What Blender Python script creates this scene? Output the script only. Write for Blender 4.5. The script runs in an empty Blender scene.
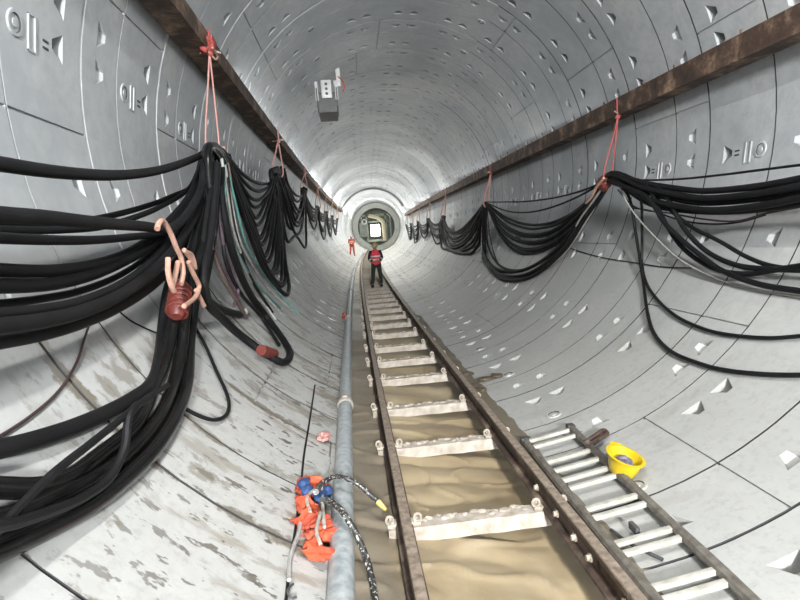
import bpy, bmesh, math, random, json
from mathutils import Vector, Matrix, noise
D = json.loads(r'''{"cab":[["power_cable","single thick black cable sagging highest across the left wall, apart from the others","near left cable bundle",0.034,"cable",[[-2.62,-0.065,-0.515],[-2.62,1.435,-0.665],[-2.62,2.335,-0.635],[-2.62,2.586,-0.626],[-2.62,2.903,-0.615],[-2.62,3.317,-0.589],[-2.62,3.884,-0.534],[-2.62,4.713,-0.406],[-2.62,5.839,-0.161],[-2.62,6.521,0.018],[-2.62,7.14,0.086],[-2.62,7.924,-0.011]]],
["power_cable","black cable uppermost of the middle left group, ending behind the pink rope","near left cable bundle",0.034,"cable",[[-2.516,-0.28,-0.732],[-2.516,1.22,-0.882],[-2.516,2.12,-0.852],[-2.516,2.347,-0.855],[-2.516,2.676,-0.855],[-2.516,3.115,-0.864],[-2.516,3.825,-0.871],[-2.516,4.442,-0.875],[-2.516,4.908,-0.768],[-2.516,5.558,-0.464],[-2.516,5.755,-0.224],[-2.516,6.013,-0.04],[-2.516,6.469,-0.013],[-2.516,6.641,-0.103]]],
["power_cable","thin black cable rising from behind the middle left group to the near left hanger","near left cable bundle",0.022,"cable",[[-2.8,0.161,-0.738],[-2.8,1.661,-0.888],[-2.8,2.561,-0.858],[-2.8,2.836,-0.86],[-2.8,3.395,-0.853],[-2.8,3.87,-0.804],[-2.8,4.688,-0.693],[-2.8,5.495,-0.551],[-2.8,6.446,-0.324],[-2.8,6.759,-0.07],[-2.8,7.158,0.122],[-2.8,7.751,0.165],[-2.8,7.981,0.087]]],
["power_cable","second thin black cable rising behind the middle left group, just under its twin","near left cable bundle",0.022,"cable",[[-2.768,0.103,-0.77],[-2.768,1.603,-0.92],[-2.768,2.503,-0.89],[-2.768,2.773,-0.891],[-2.768,3.319,-0.884],[-2.768,3.836,-0.859],[-2.768,4.362,-0.791],[-2.768,5.072,-0.667],[-2.768,6.098,-0.41],[-2.768,6.696,-0.092],[-2.768,7.483,0.205],[-2.768,7.865,0.199],[-2.768,8.04,0.093]]],
["power_cable","black cable lowest of the middle left group above the gap of bare wall","near left cable bundle",0.026,"cable",[[-2.653,-0.084,-0.804],[-2.653,1.416,-0.954],[-2.653,2.316,-0.924],[-2.653,2.563,-0.936],[-2.653,2.966,-0.947],[-2.653,3.467,-0.949],[-2.653,4.006,-0.932],[-2.653,4.755,-0.892],[-2.653,5.43,-0.767],[-2.653,6.156,-0.423],[-2.653,6.34,-0.154],[-2.653,6.586,0.051],[-2.653,7.109,0.097],[-2.653,7.296,-0.01]]],
["power_cable","black cable topmost of the lower left fan of sagging cables","near left cable bundle",0.033,"cable",[[-2.719,-0.009,-0.921],[-2.719,1.491,-1.071],[-2.719,2.391,-1.041],[-2.72,2.643,-1.072],[-2.719,3.157,-1.102],[-2.719,3.801,-1.075],[-2.72,4.356,-0.993],[-2.719,4.991,-0.826],[-2.719,5.879,-0.511],[-2.719,6.483,-0.183],[-2.719,7.28,0.131],[-2.719,7.645,0.151],[-2.719,7.819,0.061]]],
["power_cable","black cable second from top in the lower left fan of sagging cables","near left cable bundle",0.036,"cable",[[-2.705,-0.049,-0.995],[-2.705,1.451,-1.145],[-2.705,2.351,-1.115],[-2.706,2.601,-1.14],[-2.705,3.01,-1.165],[-2.706,3.462,-1.15],[-2.706,3.917,-1.1],[-2.705,4.525,-0.997],[-2.706,5.237,-0.787],[-2.705,6.075,-0.446],[-2.705,6.435,-0.159],[-2.706,6.891,0.081],[-2.706,7.394,0.117],[-2.706,7.593,0.032]]],
["power_cable","thin black cable third from top in the lower left fan, under the white gap","near left cable bundle",0.022,"cable",[[-2.787,0.056,-1.088],[-2.787,1.556,-1.238],[-2.787,2.456,-1.208],[-2.787,2.72,-1.226],[-2.787,3.054,-1.24],[-2.787,3.491,-1.24],[-2.787,4.099,-1.186],[-2.787,4.743,-1.059],[-2.787,5.497,-0.82],[-2.787,6.52,-0.416],[-2.787,7.016,-0.074],[-2.787,7.654,0.232],[-2.787,8.002,0.216],[-2.787,8.174,0.111]]],
["power_cable","black cable third from bottom in the lower left fan of sagging cables","near left cable bundle",0.028,"cable",[[-2.609,-0.226,-1.108],[-2.609,1.274,-1.258],[-2.609,2.174,-1.228],[-2.609,2.407,-1.246],[-2.609,2.701,-1.267],[-2.609,3.087,-1.275],[-2.609,3.625,-1.231],[-2.609,4.242,-1.108],[-2.609,4.961,-0.877],[-2.609,5.867,-0.509],[-2.609,6.186,-0.198],[-2.609,6.592,0.067],[-2.609,7.003,0.067],[-2.609,7.174,-0.028]]],
["power_cable","scuffed grey black cable second from bottom in the lower left fan","near left cable bundle",0.036,"cable",[[-2.55,-0.326,-1.142],[-2.55,1.174,-1.292],[-2.55,2.074,-1.262],[-2.55,2.296,-1.283],[-2.55,2.577,-1.305],[-2.55,2.945,-1.314],[-2.55,3.457,-1.281],[-2.55,4.107,-1.164],[-2.55,4.908,-0.923],[-2.55,5.73,-0.552],[-2.55,6.089,-0.255],[-2.55,6.548,0.002],[-2.55,6.857,0.039],[-2.55,7.0,-0.054]]],
["power_cable","dusty black cable lowest of the lower left fan of sagging cables","near left cable bundle",0.036,"cable",[[-2.645,-0.198,-1.222],[-2.645,1.302,-1.372],[-2.645,2.202,-1.342],[-2.645,2.44,-1.36],[-2.645,2.739,-1.382],[-2.645,3.132,-1.39],[-2.645,3.673,-1.365],[-2.645,4.353,-1.275],[-2.645,5.187,-1.057],[-2.645,6.159,-0.62],[-2.645,6.523,-0.244],[-2.645,6.988,0.091],[-2.645,7.307,0.094],[-2.645,7.47,0.012]]],
["power_cable","shiny thick black cable from the red tie to the lower left, topmost of three","cables dropping through the red tie",0.042,"cable_shiny",[[-2.523,6.75,-0.088],[-2.523,6.586,-0.004],[-2.523,6.196,-0.011],[-2.523,5.683,-0.586],[-2.523,5.045,-1.011],[-2.523,4.68,-1.247],[-2.523,4.473,-1.427],[-2.523,4.29,-1.571],[-2.523,4.084,-1.742],[-2.473,3.597,-1.866],[-2.403,3.055,-1.955],[-2.405,2.629,-1.953],[-2.413,2.366,-1.942],[-2.442,2.201,-1.907],[-2.494,2.057,-1.838],[-2.523,1.91,-1.76],[-2.523,1.01,-1.79],[-2.523,-0.49,-1.64]]],
["power_cable","shiny thick black cable between the other two below the red tie","cables dropping through the red tie",0.042,"cable_shiny",[[-2.464,6.371,-0.141],[-2.464,6.194,-0.074],[-2.464,5.74,-0.099],[-2.464,5.569,-0.644],[-2.464,5.025,-1.058],[-2.464,4.648,-1.29],[-2.464,4.435,-1.466],[-2.464,4.219,-1.737],[-2.441,3.903,-1.908],[-2.373,3.369,-1.992],[-2.352,2.935,-2.016],[-2.359,2.554,-2.008],[-2.394,2.237,-1.966],[-2.424,2.028,-1.93],[-2.464,1.793,-1.864],[-2.464,0.893,-1.894],[-2.464,-0.607,-1.744]]],
["power_cable","thick black cable on the right and underside of the trio below the red tie","cables dropping through the red tie",0.045,"cable_shiny",[[-2.493,6.485,-0.124],[-2.494,6.31,-0.033],[-2.494,5.801,-0.11],[-2.494,5.795,-0.679],[-2.494,5.275,-1.062],[-2.494,4.864,-1.388],[-2.493,4.545,-1.717],[-2.398,4.019,-1.956],[-2.327,3.487,-2.041],[-2.296,3.002,-2.075],[-2.302,2.613,-2.069],[-2.326,2.273,-2.042],[-2.363,2.023,-1.999],[-2.393,1.85,-1.963],[-2.422,1.712,-1.927],[-2.422,0.812,-1.957],[-2.422,-0.688,-1.807]]],
["power_cable","thick black cable leaving the red tie behind and running left above the low trio","cables dropping through the red tie",0.04,"cable",[[-2.68,7.513,0.02],[-2.68,7.319,0.092],[-2.68,6.886,0.106],[-2.68,6.017,-0.706],[-2.68,5.215,-1.064],[-2.68,4.737,-1.36],[-2.652,4.434,-1.605],[-2.554,4.001,-1.758],[-2.485,3.602,-1.853],[-2.481,3.226,-1.859],[-2.509,2.711,-1.822],[-2.542,2.371,-1.774],[-2.565,2.203,-1.741],[-2.594,2.035,-1.698],[-2.594,1.135,-1.728],[-2.594,-0.365,-1.578]]],
["power_cable","thin black cable crossing over the low left cable trio on a slant","cables dropping through the red tie",0.017,"cable",[[-2.3,3.332,-1.819],[-2.3,3.037,-1.8],[-2.3,2.786,-1.798],[-2.3,2.529,-1.8],[-2.3,2.333,-1.8],[-2.3,2.048,-1.8],[-2.3,1.82,-1.821],[-2.3,1.723,-1.833],[-2.3,1.546,-1.829],[-2.3,0.646,-1.859],[-2.3,-0.854,-1.709]]],
["power_cable","thin black cable curving down across the low left trio from the little knot","cables dropping through the red tie",0.02,"cable",[[-2.28,2.979,-1.797],[-2.28,2.762,-1.783],[-2.28,2.677,-1.815],[-2.28,2.607,-1.915],[-2.28,2.431,-1.982],[-2.28,2.187,-1.96],[-2.28,1.984,-1.91],[-2.28,1.787,-1.85],[-2.28,1.531,-1.766],[-2.28,0.631,-1.796],[-2.28,-0.869,-1.646]]],
["thin_cable","thin black cable looping out on the concrete right of the low left trio","cables dropping through the red tie",0.014,"cable",[[-2.692,5.23,-1.588],[-2.614,5.113,-1.715],[-2.499,4.963,-1.878],[-2.362,4.69,-2.048],[-2.242,4.443,-2.178],[-2.19,4.277,-2.231],[-2.17,4.065,-2.251],[-2.208,3.852,-2.213],[-2.29,3.745,-2.128],[-2.373,3.691,-2.034]]],
["thin_cable","thin grey wire lying on the wall from the lower left fan to the red tie","loose wires on the left wall",0.006,"cable",[[-2.835,4.026,-1.364],[-2.806,4.034,-1.423],[-2.762,4.102,-1.507],[-2.715,4.233,-1.59],[-2.661,4.411,-1.678]]],
["thin_cable","thin dark wire hanging under the lower left fan down to the left edge","loose wires on the left wall",0.007,"wire",[[-2.792,3.572,-1.439],[-2.75,3.375,-1.518],[-2.707,3.185,-1.593],[-2.672,2.982,-1.652],[-2.648,2.793,-1.69],[-2.631,2.531,-1.716],[-2.626,2.314,-1.723],[-2.628,2.137,-1.72],[-2.628,1.237,-1.75],[-2.628,-0.263,-1.6]]],
["power_cable","thick black cable bent in a low hairpin with red tape, left of the pipe","cables dropping through the red tie",0.042,"cable",[[-2.42,5.86,-0.229],[-2.42,5.308,-0.887],[-2.42,4.845,-1.291],[-2.42,4.891,-1.482],[-2.42,5.349,-1.703],[-2.36,5.95,-2.007],[-2.15,6.055,-2.231],[-2.033,6.14,-2.338],[-1.997,6.695,-2.369],[-2.104,7.087,-2.274],[-2.367,7.55,-1.999],[-2.42,6.875,-1.632],[-2.42,6.335,-1.289],[-2.42,6.008,-0.93],[-2.42,5.845,-0.435]]],
["power_cable","short thick black cable leaving the red tie toward the white tape knot","cables dropping through the red tie",0.04,"cable",[[-2.5,4.961,-1.225],[-2.5,5.012,-1.401],[-2.5,5.365,-1.566],[-2.5,5.895,-1.702],[-2.498,6.555,-1.835]]],
["thin_cable","thin pale grey cable fanning down from the near left hanger to the wall","thin coloured cables fanning from the near left hanger",0.0168,"white_cable",[[-2.45,6.24,-0.086],[-2.45,6.346,-0.549],[-2.45,6.438,-0.871],[-2.45,6.937,-1.248],[-2.45,7.939,-1.709],[-2.265,8.565,-2.151]]],
["thin_cable","thin teal green cable fanning down from the near left hanger to the wall","thin coloured cables fanning from the near left hanger",0.0168,"teal_cable",[[-2.45,6.274,-0.112],[-2.45,6.244,-0.555],[-2.45,6.269,-0.894],[-2.45,6.66,-1.189],[-2.45,7.669,-1.602],[-2.35,8.847,-2.057]]],
["thin_cable","thin white cable fanning down from the near left hanger to the wall","thin coloured cables fanning from the near left hanger",0.015399999999999999,"white_cable",[[-2.45,6.365,-0.121],[-2.45,6.506,-0.539],[-2.45,6.689,-0.925],[-2.45,7.394,-1.294],[-2.45,8.684,-1.751],[-2.208,9.432,-2.211]]],
["thin_cable","thin purple brown cable fanning down from the near left hanger to the wall","thin coloured cables fanning from the near left hanger",0.0196,"purple_cable",[[-2.45,5.995,-0.22],[-2.45,5.646,-0.689],[-2.45,5.544,-1.071],[-2.45,5.926,-1.367],[-2.45,6.299,-1.637],[-2.45,6.633,-1.886]]],
["thin_cable","thin dull purple cable fanning down from the near left hanger to the wall","thin coloured cables fanning from the near left hanger",0.0196,"purple_cable",[[-2.45,6.089,-0.208],[-2.45,5.835,-0.729],[-2.45,5.895,-1.059],[-2.45,6.233,-1.357],[-2.45,6.345,-1.553],[-2.45,6.063,-1.675]]],
["thin_cable","thin brown grey cable fanning down from the near left hanger to the wall","thin coloured cables fanning from the near left hanger",0.0196,"brown_cable",[[-2.45,5.934,-0.257],[-2.45,5.403,-0.791],[-2.45,5.397,-1.049],[-2.45,5.675,-1.32],[-2.45,6.031,-1.544],[-2.45,6.498,-1.797]]],
["thin_cable","thin dark teal cable fanning down from the near left hanger to the wall","thin coloured cables fanning from the near left hanger",0.013999999999999999,"teal_cable",[[-2.45,6.459,-0.13],[-2.45,6.761,-0.58],[-2.45,7.088,-0.985],[-2.45,7.842,-1.329],[-2.45,9.532,-1.865],[-2.137,9.659,-2.282]]],
["thin_cable","thin silver grey cable fanning down from the near left hanger to the wall","thin coloured cables fanning from the near left hanger",0.013999999999999999,"white_cable",[[-2.45,6.389,-0.171],[-2.45,6.211,-0.715],[-2.45,6.404,-1.036],[-2.45,6.933,-1.368],[-2.45,7.871,-1.813],[-2.3,7.948,-2.117]]],
["power_cable","black cable dropping leftmost from the near left hanger behind the pink tie","thin coloured cables fanning from the near left hanger",0.022,"cable",[[-2.45,5.904,-0.231],[-2.45,5.43,-0.653],[-2.45,5.107,-0.974],[-2.45,4.877,-1.266]]],
["power_cable","black cable dropping straight down from the near left hanger beside the leftmost one","thin coloured cables fanning from the near left hanger",0.022,"cable",[[-2.45,6.073,-0.24],[-2.45,5.748,-0.733],[-2.45,5.366,-1.113],[-2.45,4.981,-1.403]]],
["power_cable","long black cable swinging from the near left hanger down to the hairpin bend","thin coloured cables fanning from the near left hanger",0.022,"cable",[[-2.45,6.269,-0.217],[-2.45,5.92,-0.827],[-2.45,5.915,-1.202],[-2.45,6.452,-1.564],[-2.393,7.38,-1.999],[-2.134,6.832,-2.273]]],
["power_cable","black cable swinging from the near left hanger beside the pale wires","thin coloured cables fanning from the near left hanger",0.022,"cable",[[-2.45,6.442,-0.165],[-2.45,6.423,-0.598],[-2.45,6.599,-0.982],[-2.45,7.275,-1.491],[-2.372,8.141,-2.024]]],
["power_cable","deepest black cable loop slung between the first and second left hangers","black loops between the first and second left hangers",0.036,"cable",[[-2.62,7.077,0.021],[-2.62,7.723,-0.384],[-2.62,8.572,-0.981],[-2.62,9.751,-1.598],[-2.431,10.004,-1.931],[-2.432,10.957,-1.929],[-2.62,12.34,-1.39],[-2.62,12.38,-0.471],[-2.62,12.321,0.364],[-2.62,12.838,0.513],[-2.62,13.539,0.447]]],
["power_cable","second deepest black cable loop slung between the first and second left hangers","black loops between the first and second left hangers",0.036,"cable",[[-2.65,7.309,0.046],[-2.65,7.708,-0.167],[-2.65,8.049,-0.435],[-2.65,8.464,-0.727],[-2.65,8.968,-1.053],[-2.65,9.671,-1.423],[-2.53,10.197,-1.798],[-2.642,12.228,-1.629],[-2.65,12.363,-1.133],[-2.65,12.453,-0.632],[-2.65,12.562,-0.127],[-2.65,12.275,0.361],[-2.65,12.855,0.503],[-2.65,13.603,0.456]]],
["power_cable","third deepest black cable loop slung between the first and second left hangers","black loops between the first and second left hangers",0.036,"cable",[[-2.68,7.567,0.072],[-2.68,8.183,-0.347],[-2.68,9.028,-0.948],[-2.68,10.013,-1.471],[-2.562,10.343,-1.753],[-2.609,11.512,-1.681],[-2.68,12.361,-1.106],[-2.68,12.607,-0.351],[-2.68,12.497,0.386],[-2.68,13.06,0.533],[-2.68,13.795,0.477]]],
["power_cable","fourth deepest black cable loop slung between the first and second left hangers","black loops between the first and second left hangers",0.036,"cable",[[-2.62,7.089,0.045],[-2.62,7.591,-0.158],[-2.62,7.925,-0.39],[-2.62,8.284,-0.648],[-2.62,8.694,-0.931],[-2.62,9.255,-1.245],[-2.62,10.237,-1.601],[-2.62,11.337,-1.398],[-2.62,11.654,-0.982],[-2.62,11.885,-0.549],[-2.62,12.094,-0.104],[-2.62,11.64,0.301],[-2.62,12.265,0.429],[-2.62,13.035,0.406]]],
["power_cable","fifth deepest black cable loop slung between the first and second left hangers","black loops between the first and second left hangers",0.036,"cable",[[-2.65,7.462,0.093],[-2.65,8.045,-0.318],[-2.65,8.751,-0.829],[-2.65,9.507,-1.28],[-2.65,10.344,-1.564],[-2.65,11.147,-1.381],[-2.65,11.654,-0.897],[-2.65,12.119,-0.272],[-2.65,12.788,0.437],[-2.65,13.087,0.558],[-2.65,13.675,0.486]]],
["power_cable","sixth deepest black cable loop slung between the first and second left hangers","black loops between the first and second left hangers",0.036,"cable",[[-2.68,7.446,0.076],[-2.68,7.914,-0.095],[-2.68,8.236,-0.304],[-2.68,8.566,-0.535],[-2.68,8.94,-0.786],[-2.68,9.416,-1.06],[-2.68,10.107,-1.363],[-2.68,11.124,-1.17],[-2.68,11.609,-0.807],[-2.68,12.023,-0.417],[-2.68,12.383,-0.007],[-2.68,12.371,0.404],[-2.68,12.918,0.55],[-2.68,13.633,0.495]]],
["power_cable","seventh deepest black cable loop slung between the first and second left hangers","black loops between the first and second left hangers",0.036,"cable",[[-2.62,7.382,0.031],[-2.62,7.851,-0.269],[-2.62,8.432,-0.662],[-2.62,9.015,-0.984],[-2.62,9.543,-1.251],[-2.62,10.361,-1.063],[-2.62,11.039,-0.654],[-2.62,11.648,-0.2],[-2.62,11.508,0.316],[-2.62,12.15,0.442],[-2.62,12.93,0.428]]],
["power_cable","eighth deepest black cable loop slung between the first and second left hangers","black loops between the first and second left hangers",0.036,"cable",[[-2.65,7.547,0.05],[-2.65,7.751,-0.076],[-2.65,8.027,-0.242],[-2.65,8.312,-0.423],[-2.65,8.63,-0.617],[-2.65,9.032,-0.825],[-2.65,9.482,-1.054],[-2.65,10.338,-0.914],[-2.65,10.928,-0.627],[-2.65,11.459,-0.31],[-2.65,11.948,0.032],[-2.65,13.024,0.484],[-2.65,13.188,0.573],[-2.65,13.732,0.515]]],
["power_cable","ninth deepest black cable loop slung between the first and second left hangers","black loops between the first and second left hangers",0.036,"cable",[[-2.68,7.503,0.046],[-2.68,8.138,-0.172],[-2.68,8.697,-0.501],[-2.68,9.235,-0.758],[-2.68,9.6,-0.949],[-2.68,10.509,-0.735],[-2.68,11.258,-0.374],[-2.68,11.925,-0.017],[-2.68,11.783,0.35],[-2.68,12.441,0.476],[-2.68,13.234,0.464]]],
["power_cable","tenth deepest black cable loop slung between the first and second left hangers","black loops between the first and second left hangers",0.028,"cable",[[-2.62,7.262,0.018],[-2.62,7.572,-0.051],[-2.62,7.812,-0.172],[-2.62,8.047,-0.305],[-2.62,8.3,-0.447],[-2.62,8.631,-0.592],[-2.62,9.024,-0.745],[-2.62,9.711,-0.668],[-2.62,10.371,-0.449],[-2.62,10.971,-0.2],[-2.62,11.563,0.074],[-2.62,12.407,0.425],[-2.62,12.688,0.542],[-2.62,13.25,0.473]]],
["power_cable","eleventh deepest black cable loop slung between the first and second left hangers","black loops between the first and second left hangers",0.028,"cable",[[-2.65,7.619,0.123],[-2.65,7.954,-0.111],[-2.65,8.389,-0.348],[-2.65,8.846,-0.526],[-2.65,9.322,-0.631],[-2.65,10.169,-0.43],[-2.65,10.935,-0.169],[-2.65,11.636,0.077],[-2.65,12.423,0.439],[-2.65,12.81,0.584],[-2.65,13.411,0.504]]],
["power_cable","twelfth deepest black cable loop slung between the first and second left hangers","black loops between the first and second left hangers",0.028,"cable",[[-2.68,7.611,0.136],[-2.68,7.854,0.03],[-2.68,8.067,-0.058],[-2.68,8.29,-0.152],[-2.68,8.529,-0.252],[-2.68,8.845,-0.348],[-2.68,9.254,-0.44],[-2.68,9.942,-0.41],[-2.68,10.706,-0.241],[-2.68,11.374,-0.037],[-2.68,12.002,0.19],[-2.68,12.035,0.398],[-2.68,12.628,0.535],[-2.68,13.37,0.501]]],
["power_cable","thirteenth deepest black cable loop slung between the first and second left hangers","black loops between the first and second left hangers",0.028,"cable",[[-2.62,7.528,0.106],[-2.62,7.755,-0.082],[-2.62,8.226,-0.223],[-2.62,8.787,-0.337],[-2.62,9.518,-0.335],[-2.62,10.492,-0.167],[-2.62,11.278,0.063],[-2.62,11.836,0.372],[-2.62,12.331,0.514],[-2.62,12.989,0.456]]],
["power_cable","fourteenth deepest black cable loop slung between the first and second left hangers","black loops between the first and second left hangers",0.028,"cable",[[-2.65,7.275,0.108],[-2.65,7.671,0.059],[-2.65,7.869,0.001],[-2.65,8.122,-0.049],[-2.65,8.403,-0.1],[-2.65,8.753,-0.145],[-2.65,9.184,-0.18],[-2.65,9.837,-0.165],[-2.65,10.608,-0.072],[-2.65,11.368,0.07],[-2.65,12.026,0.246],[-2.65,11.791,0.379],[-2.65,12.468,0.508],[-2.65,13.286,0.502]]],
["power_cable","fifteenth deepest black cable loop slung between the first and second left hangers","black loops between the first and second left hangers",0.028,"cable",[[-2.68,7.534,0.163],[-2.68,8.062,0.063],[-2.68,8.821,-0.004],[-2.68,9.783,-0.017],[-2.68,11.045,0.065],[-2.68,12.254,0.237],[-2.68,13.496,0.583],[-2.68,13.806,0.71],[-2.68,14.439,0.641]]],
["power_cable","deepest black cable loop slung between the second and third left hangers","black loops between the second and third left hangers",0.036,"cable",[[-2.62,12.081,0.44],[-2.62,13.291,0.017],[-2.62,14.033,-0.53],[-2.62,14.902,-0.839],[-2.62,16.26,-0.803],[-2.62,17.54,-0.43],[-2.62,18.37,0.066],[-2.62,19.63,0.638]]],
["power_cable","second deepest black cable loop slung between the second and third left hangers","black loops between the second and third left hangers",0.036,"cable",[[-2.65,12.859,0.531],[-2.65,13.375,0.349],[-2.65,13.644,0.174],[-2.65,13.938,-0.008],[-2.65,14.255,-0.197],[-2.65,14.602,-0.396],[-2.65,15.225,-0.59],[-2.65,16.636,-0.601],[-2.65,17.745,-0.326],[-2.65,18.355,-0.024],[-2.65,18.824,0.287],[-2.65,18.513,0.55]]],
["power_cable","third deepest black cable loop slung between the second and third left hangers","black loops between the second and third left hangers",0.036,"cable",[[-2.68,12.68,0.512],[-2.68,14.295,0.166],[-2.68,15.233,-0.282],[-2.68,16.29,-0.517],[-2.68,17.601,-0.364],[-2.68,18.693,0.088],[-2.68,18.58,0.558]]],
["power_cable","fourth deepest black cable loop slung between the second and third left hangers","black loops between the second and third left hangers",0.036,"cable",[[-2.62,12.428,0.48],[-2.62,13.341,0.394],[-2.62,13.645,0.275],[-2.62,13.965,0.151],[-2.62,14.329,0.023],[-2.62,14.711,-0.113],[-2.62,15.27,-0.243],[-2.62,16.129,-0.318],[-2.62,17.192,-0.146],[-2.62,17.937,0.088],[-2.62,18.407,0.327],[-2.62,19.032,0.59]]],
["power_cable","fifth deepest black cable loop slung between the second and third left hangers","black loops between the second and third left hangers",0.036,"cable",[[-2.65,12.735,0.517],[-2.65,14.328,0.263],[-2.65,15.436,-0.012],[-2.65,16.597,-0.17],[-2.65,18.041,0.082],[-2.65,18.219,0.527]]],
["power_cable","sixth deepest black cable loop slung between the second and third left hangers","black loops between the second and third left hangers",0.036,"cable",[[-2.68,13.5,0.618],[-2.68,13.973,0.523],[-2.68,14.287,0.451],[-2.68,14.616,0.376],[-2.68,15.001,0.302],[-2.68,15.412,0.225],[-2.68,15.885,0.147],[-2.68,16.549,0.085],[-2.68,17.457,0.137],[-2.68,18.45,0.297],[-2.68,19.079,0.48],[-2.68,18.961,0.62]]],
["power_cable","seventh deepest black cable loop slung between the second and third left hangers","black loops between the second and third left hangers",0.036,"cable",[[-2.62,13.8,0.66],[-2.62,14.18,0.393],[-2.62,15.387,0.245],[-2.62,16.675,0.231],[-2.62,18.028,0.387],[-2.62,18.088,0.576]]],
["power_cable","black cable dropping in a double bight past the third left hanger","black loops between the second and third left hangers",0.036,"cable",[[-2.65,12.903,0.514],[-2.65,12.8,-0.235],[-2.65,13.125,-0.961],[-2.65,15.371,-0.914],[-2.65,18.061,-1.227],[-2.65,18.762,-0.555],[-2.65,19.937,0.63]]],
["power_cable","narrow black cable loop crossing the others under the second left hanger","black loops between the second and third left hangers",0.036,"cable",[[-2.68,13.142,0.521],[-2.68,13.518,-0.078],[-2.68,13.89,-0.577],[-2.68,14.61,-0.736],[-2.68,16.397,-0.402],[-2.68,18.504,0.236],[-2.68,20.364,0.7]]],
["thin_cable","thin black cable running highest from the near right hanger to the right edge","near right cable bundle",0.012,"cable",[[2.62,8.159,-0.433],[2.62,7.904,-0.488],[2.62,7.119,-0.593],[2.62,6.224,-0.67],[2.62,5.521,-0.7],[2.62,4.955,-0.715],[2.62,4.49,-0.727],[2.62,4.1,-0.738],[2.62,3.2,-0.768],[2.62,1.7,-0.618]]],
["power_cable","thick black cable topmost of the tight near right bundle","near right cable bundle",0.034,"cable",[[2.58,8.074,-0.454],[2.58,7.755,-0.432],[2.58,7.044,-0.623],[2.58,6.28,-0.763],[2.58,5.742,-0.84],[2.58,4.993,-0.863],[2.58,4.441,-0.845],[2.58,4.056,-0.816],[2.58,3.156,-0.846],[2.58,1.656,-0.696]]],
["power_cable","thick black cable second from top of the tight near right bundle","near right cable bundle",0.034,"cable",[[2.54,7.988,-0.474],[2.54,7.674,-0.465],[2.54,6.923,-0.694],[2.54,6.215,-0.834],[2.54,5.682,-0.915],[2.54,4.914,-0.93],[2.54,4.393,-0.904],[2.54,4.012,-0.87],[2.54,3.112,-0.9],[2.54,1.612,-0.75]]],
["power_cable","thick black cable in the middle of the tight near right bundle","near right cable bundle",0.032,"cable",[[2.6,8.119,-0.48],[2.6,7.801,-0.497],[2.6,7.012,-0.741],[2.6,6.317,-0.888],[2.6,5.775,-0.965],[2.6,4.98,-0.975],[2.6,4.464,-0.943],[2.6,4.075,-0.913],[2.6,3.175,-0.943],[2.6,1.675,-0.793]]],
["power_cable","thick black cable second from bottom of the tight near right bundle","near right cable bundle",0.034,"cable",[[2.55,8.012,-0.501],[2.55,7.699,-0.532],[2.55,6.85,-0.837],[2.55,6.176,-0.972],[2.55,5.615,-1.043],[2.55,4.889,-1.041],[2.55,4.404,-1.001],[2.55,4.02,-0.959],[2.55,3.12,-0.989],[2.55,1.62,-0.839]]],
["power_cable","thick black cable lowest of the tight near right bundle","near right cable bundle",0.032,"cable",[[2.62,8.164,-0.505],[2.62,7.816,-0.553],[2.62,6.886,-0.914],[2.62,6.041,-1.039],[2.62,5.225,-1.076],[2.62,4.486,-1.05],[2.62,4.095,-1.019],[2.62,3.195,-1.049],[2.62,1.695,-0.899]]],
["thin_cable","thin reddish wire drooping just below the near right bundle","near right cable bundle",0.01,"wire",[[2.66,7.814,-0.668],[2.66,7.343,-0.931],[2.66,6.529,-1.044],[2.66,5.87,-1.136],[2.66,5.325,-1.173],[2.66,4.905,-1.111],[2.66,4.533,-1.076],[2.66,4.137,-1.042],[2.66,3.237,-1.072],[2.66,1.737,-0.922]]],
["thin_cable","thin black wire drooping below the reddish wire right of the near hanger","near right cable bundle",0.01,"cable",[[2.68,7.464,-0.939],[2.68,6.95,-1.003],[2.68,6.336,-1.135],[2.68,5.78,-1.194],[2.68,5.308,-1.184],[2.68,4.968,-1.128]]],
["power_cable","steep black cable dropping from the near right bundle, topmost where it reaches the right edge","slanting cables under the near right bundle",0.026,"cable",[[2.56,7.966,-0.464],[2.56,7.007,-0.638],[2.56,6.541,-0.74],[2.56,6.063,-1.223],[2.56,5.774,-1.42],[2.56,5.475,-1.538],[2.56,5.146,-1.603],[2.56,4.739,-1.61],[2.56,4.409,-1.599],[2.56,4.019,-1.577],[2.56,3.119,-1.607],[2.56,1.619,-1.457]]],
["power_cable","black cable bulging left as it drops from the near right bundle","slanting cables under the near right bundle",0.026,"cable",[[2.55,7.945,-0.479],[2.55,6.843,-0.665],[2.55,6.641,-0.875],[2.55,6.45,-1.122],[2.55,6.091,-1.436],[2.55,5.543,-1.644],[2.55,5.021,-1.672],[2.55,4.678,-1.614],[2.55,4.398,-1.564],[2.55,4.01,-1.514],[2.55,3.11,-1.544],[2.55,1.61,-1.394]]],
["power_cable","black cable slanting from the near right bundle above its slanting neighbours","slanting cables under the near right bundle",0.022,"cable",[[2.6,7.99,-0.507],[2.6,6.962,-0.732],[2.6,6.446,-0.985],[2.6,6.013,-1.205],[2.6,5.484,-1.378],[2.6,5.13,-1.509],[2.6,4.827,-1.581],[2.6,4.457,-1.605],[2.6,4.062,-1.614],[2.6,3.162,-1.644],[2.6,1.662,-1.494]]],
["power_cable","black cable slanting lowest to the right edge under the near right bundle","slanting cables under the near right bundle",0.028,"cable",[[2.52,7.821,-0.532],[2.52,6.747,-0.842],[2.52,6.399,-1.145],[2.52,6.04,-1.354],[2.52,5.714,-1.512],[2.52,5.371,-1.652],[2.52,4.849,-1.751],[2.52,4.36,-1.769],[2.52,3.972,-1.77],[2.52,3.072,-1.8],[2.52,1.572,-1.65]]],
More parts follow.
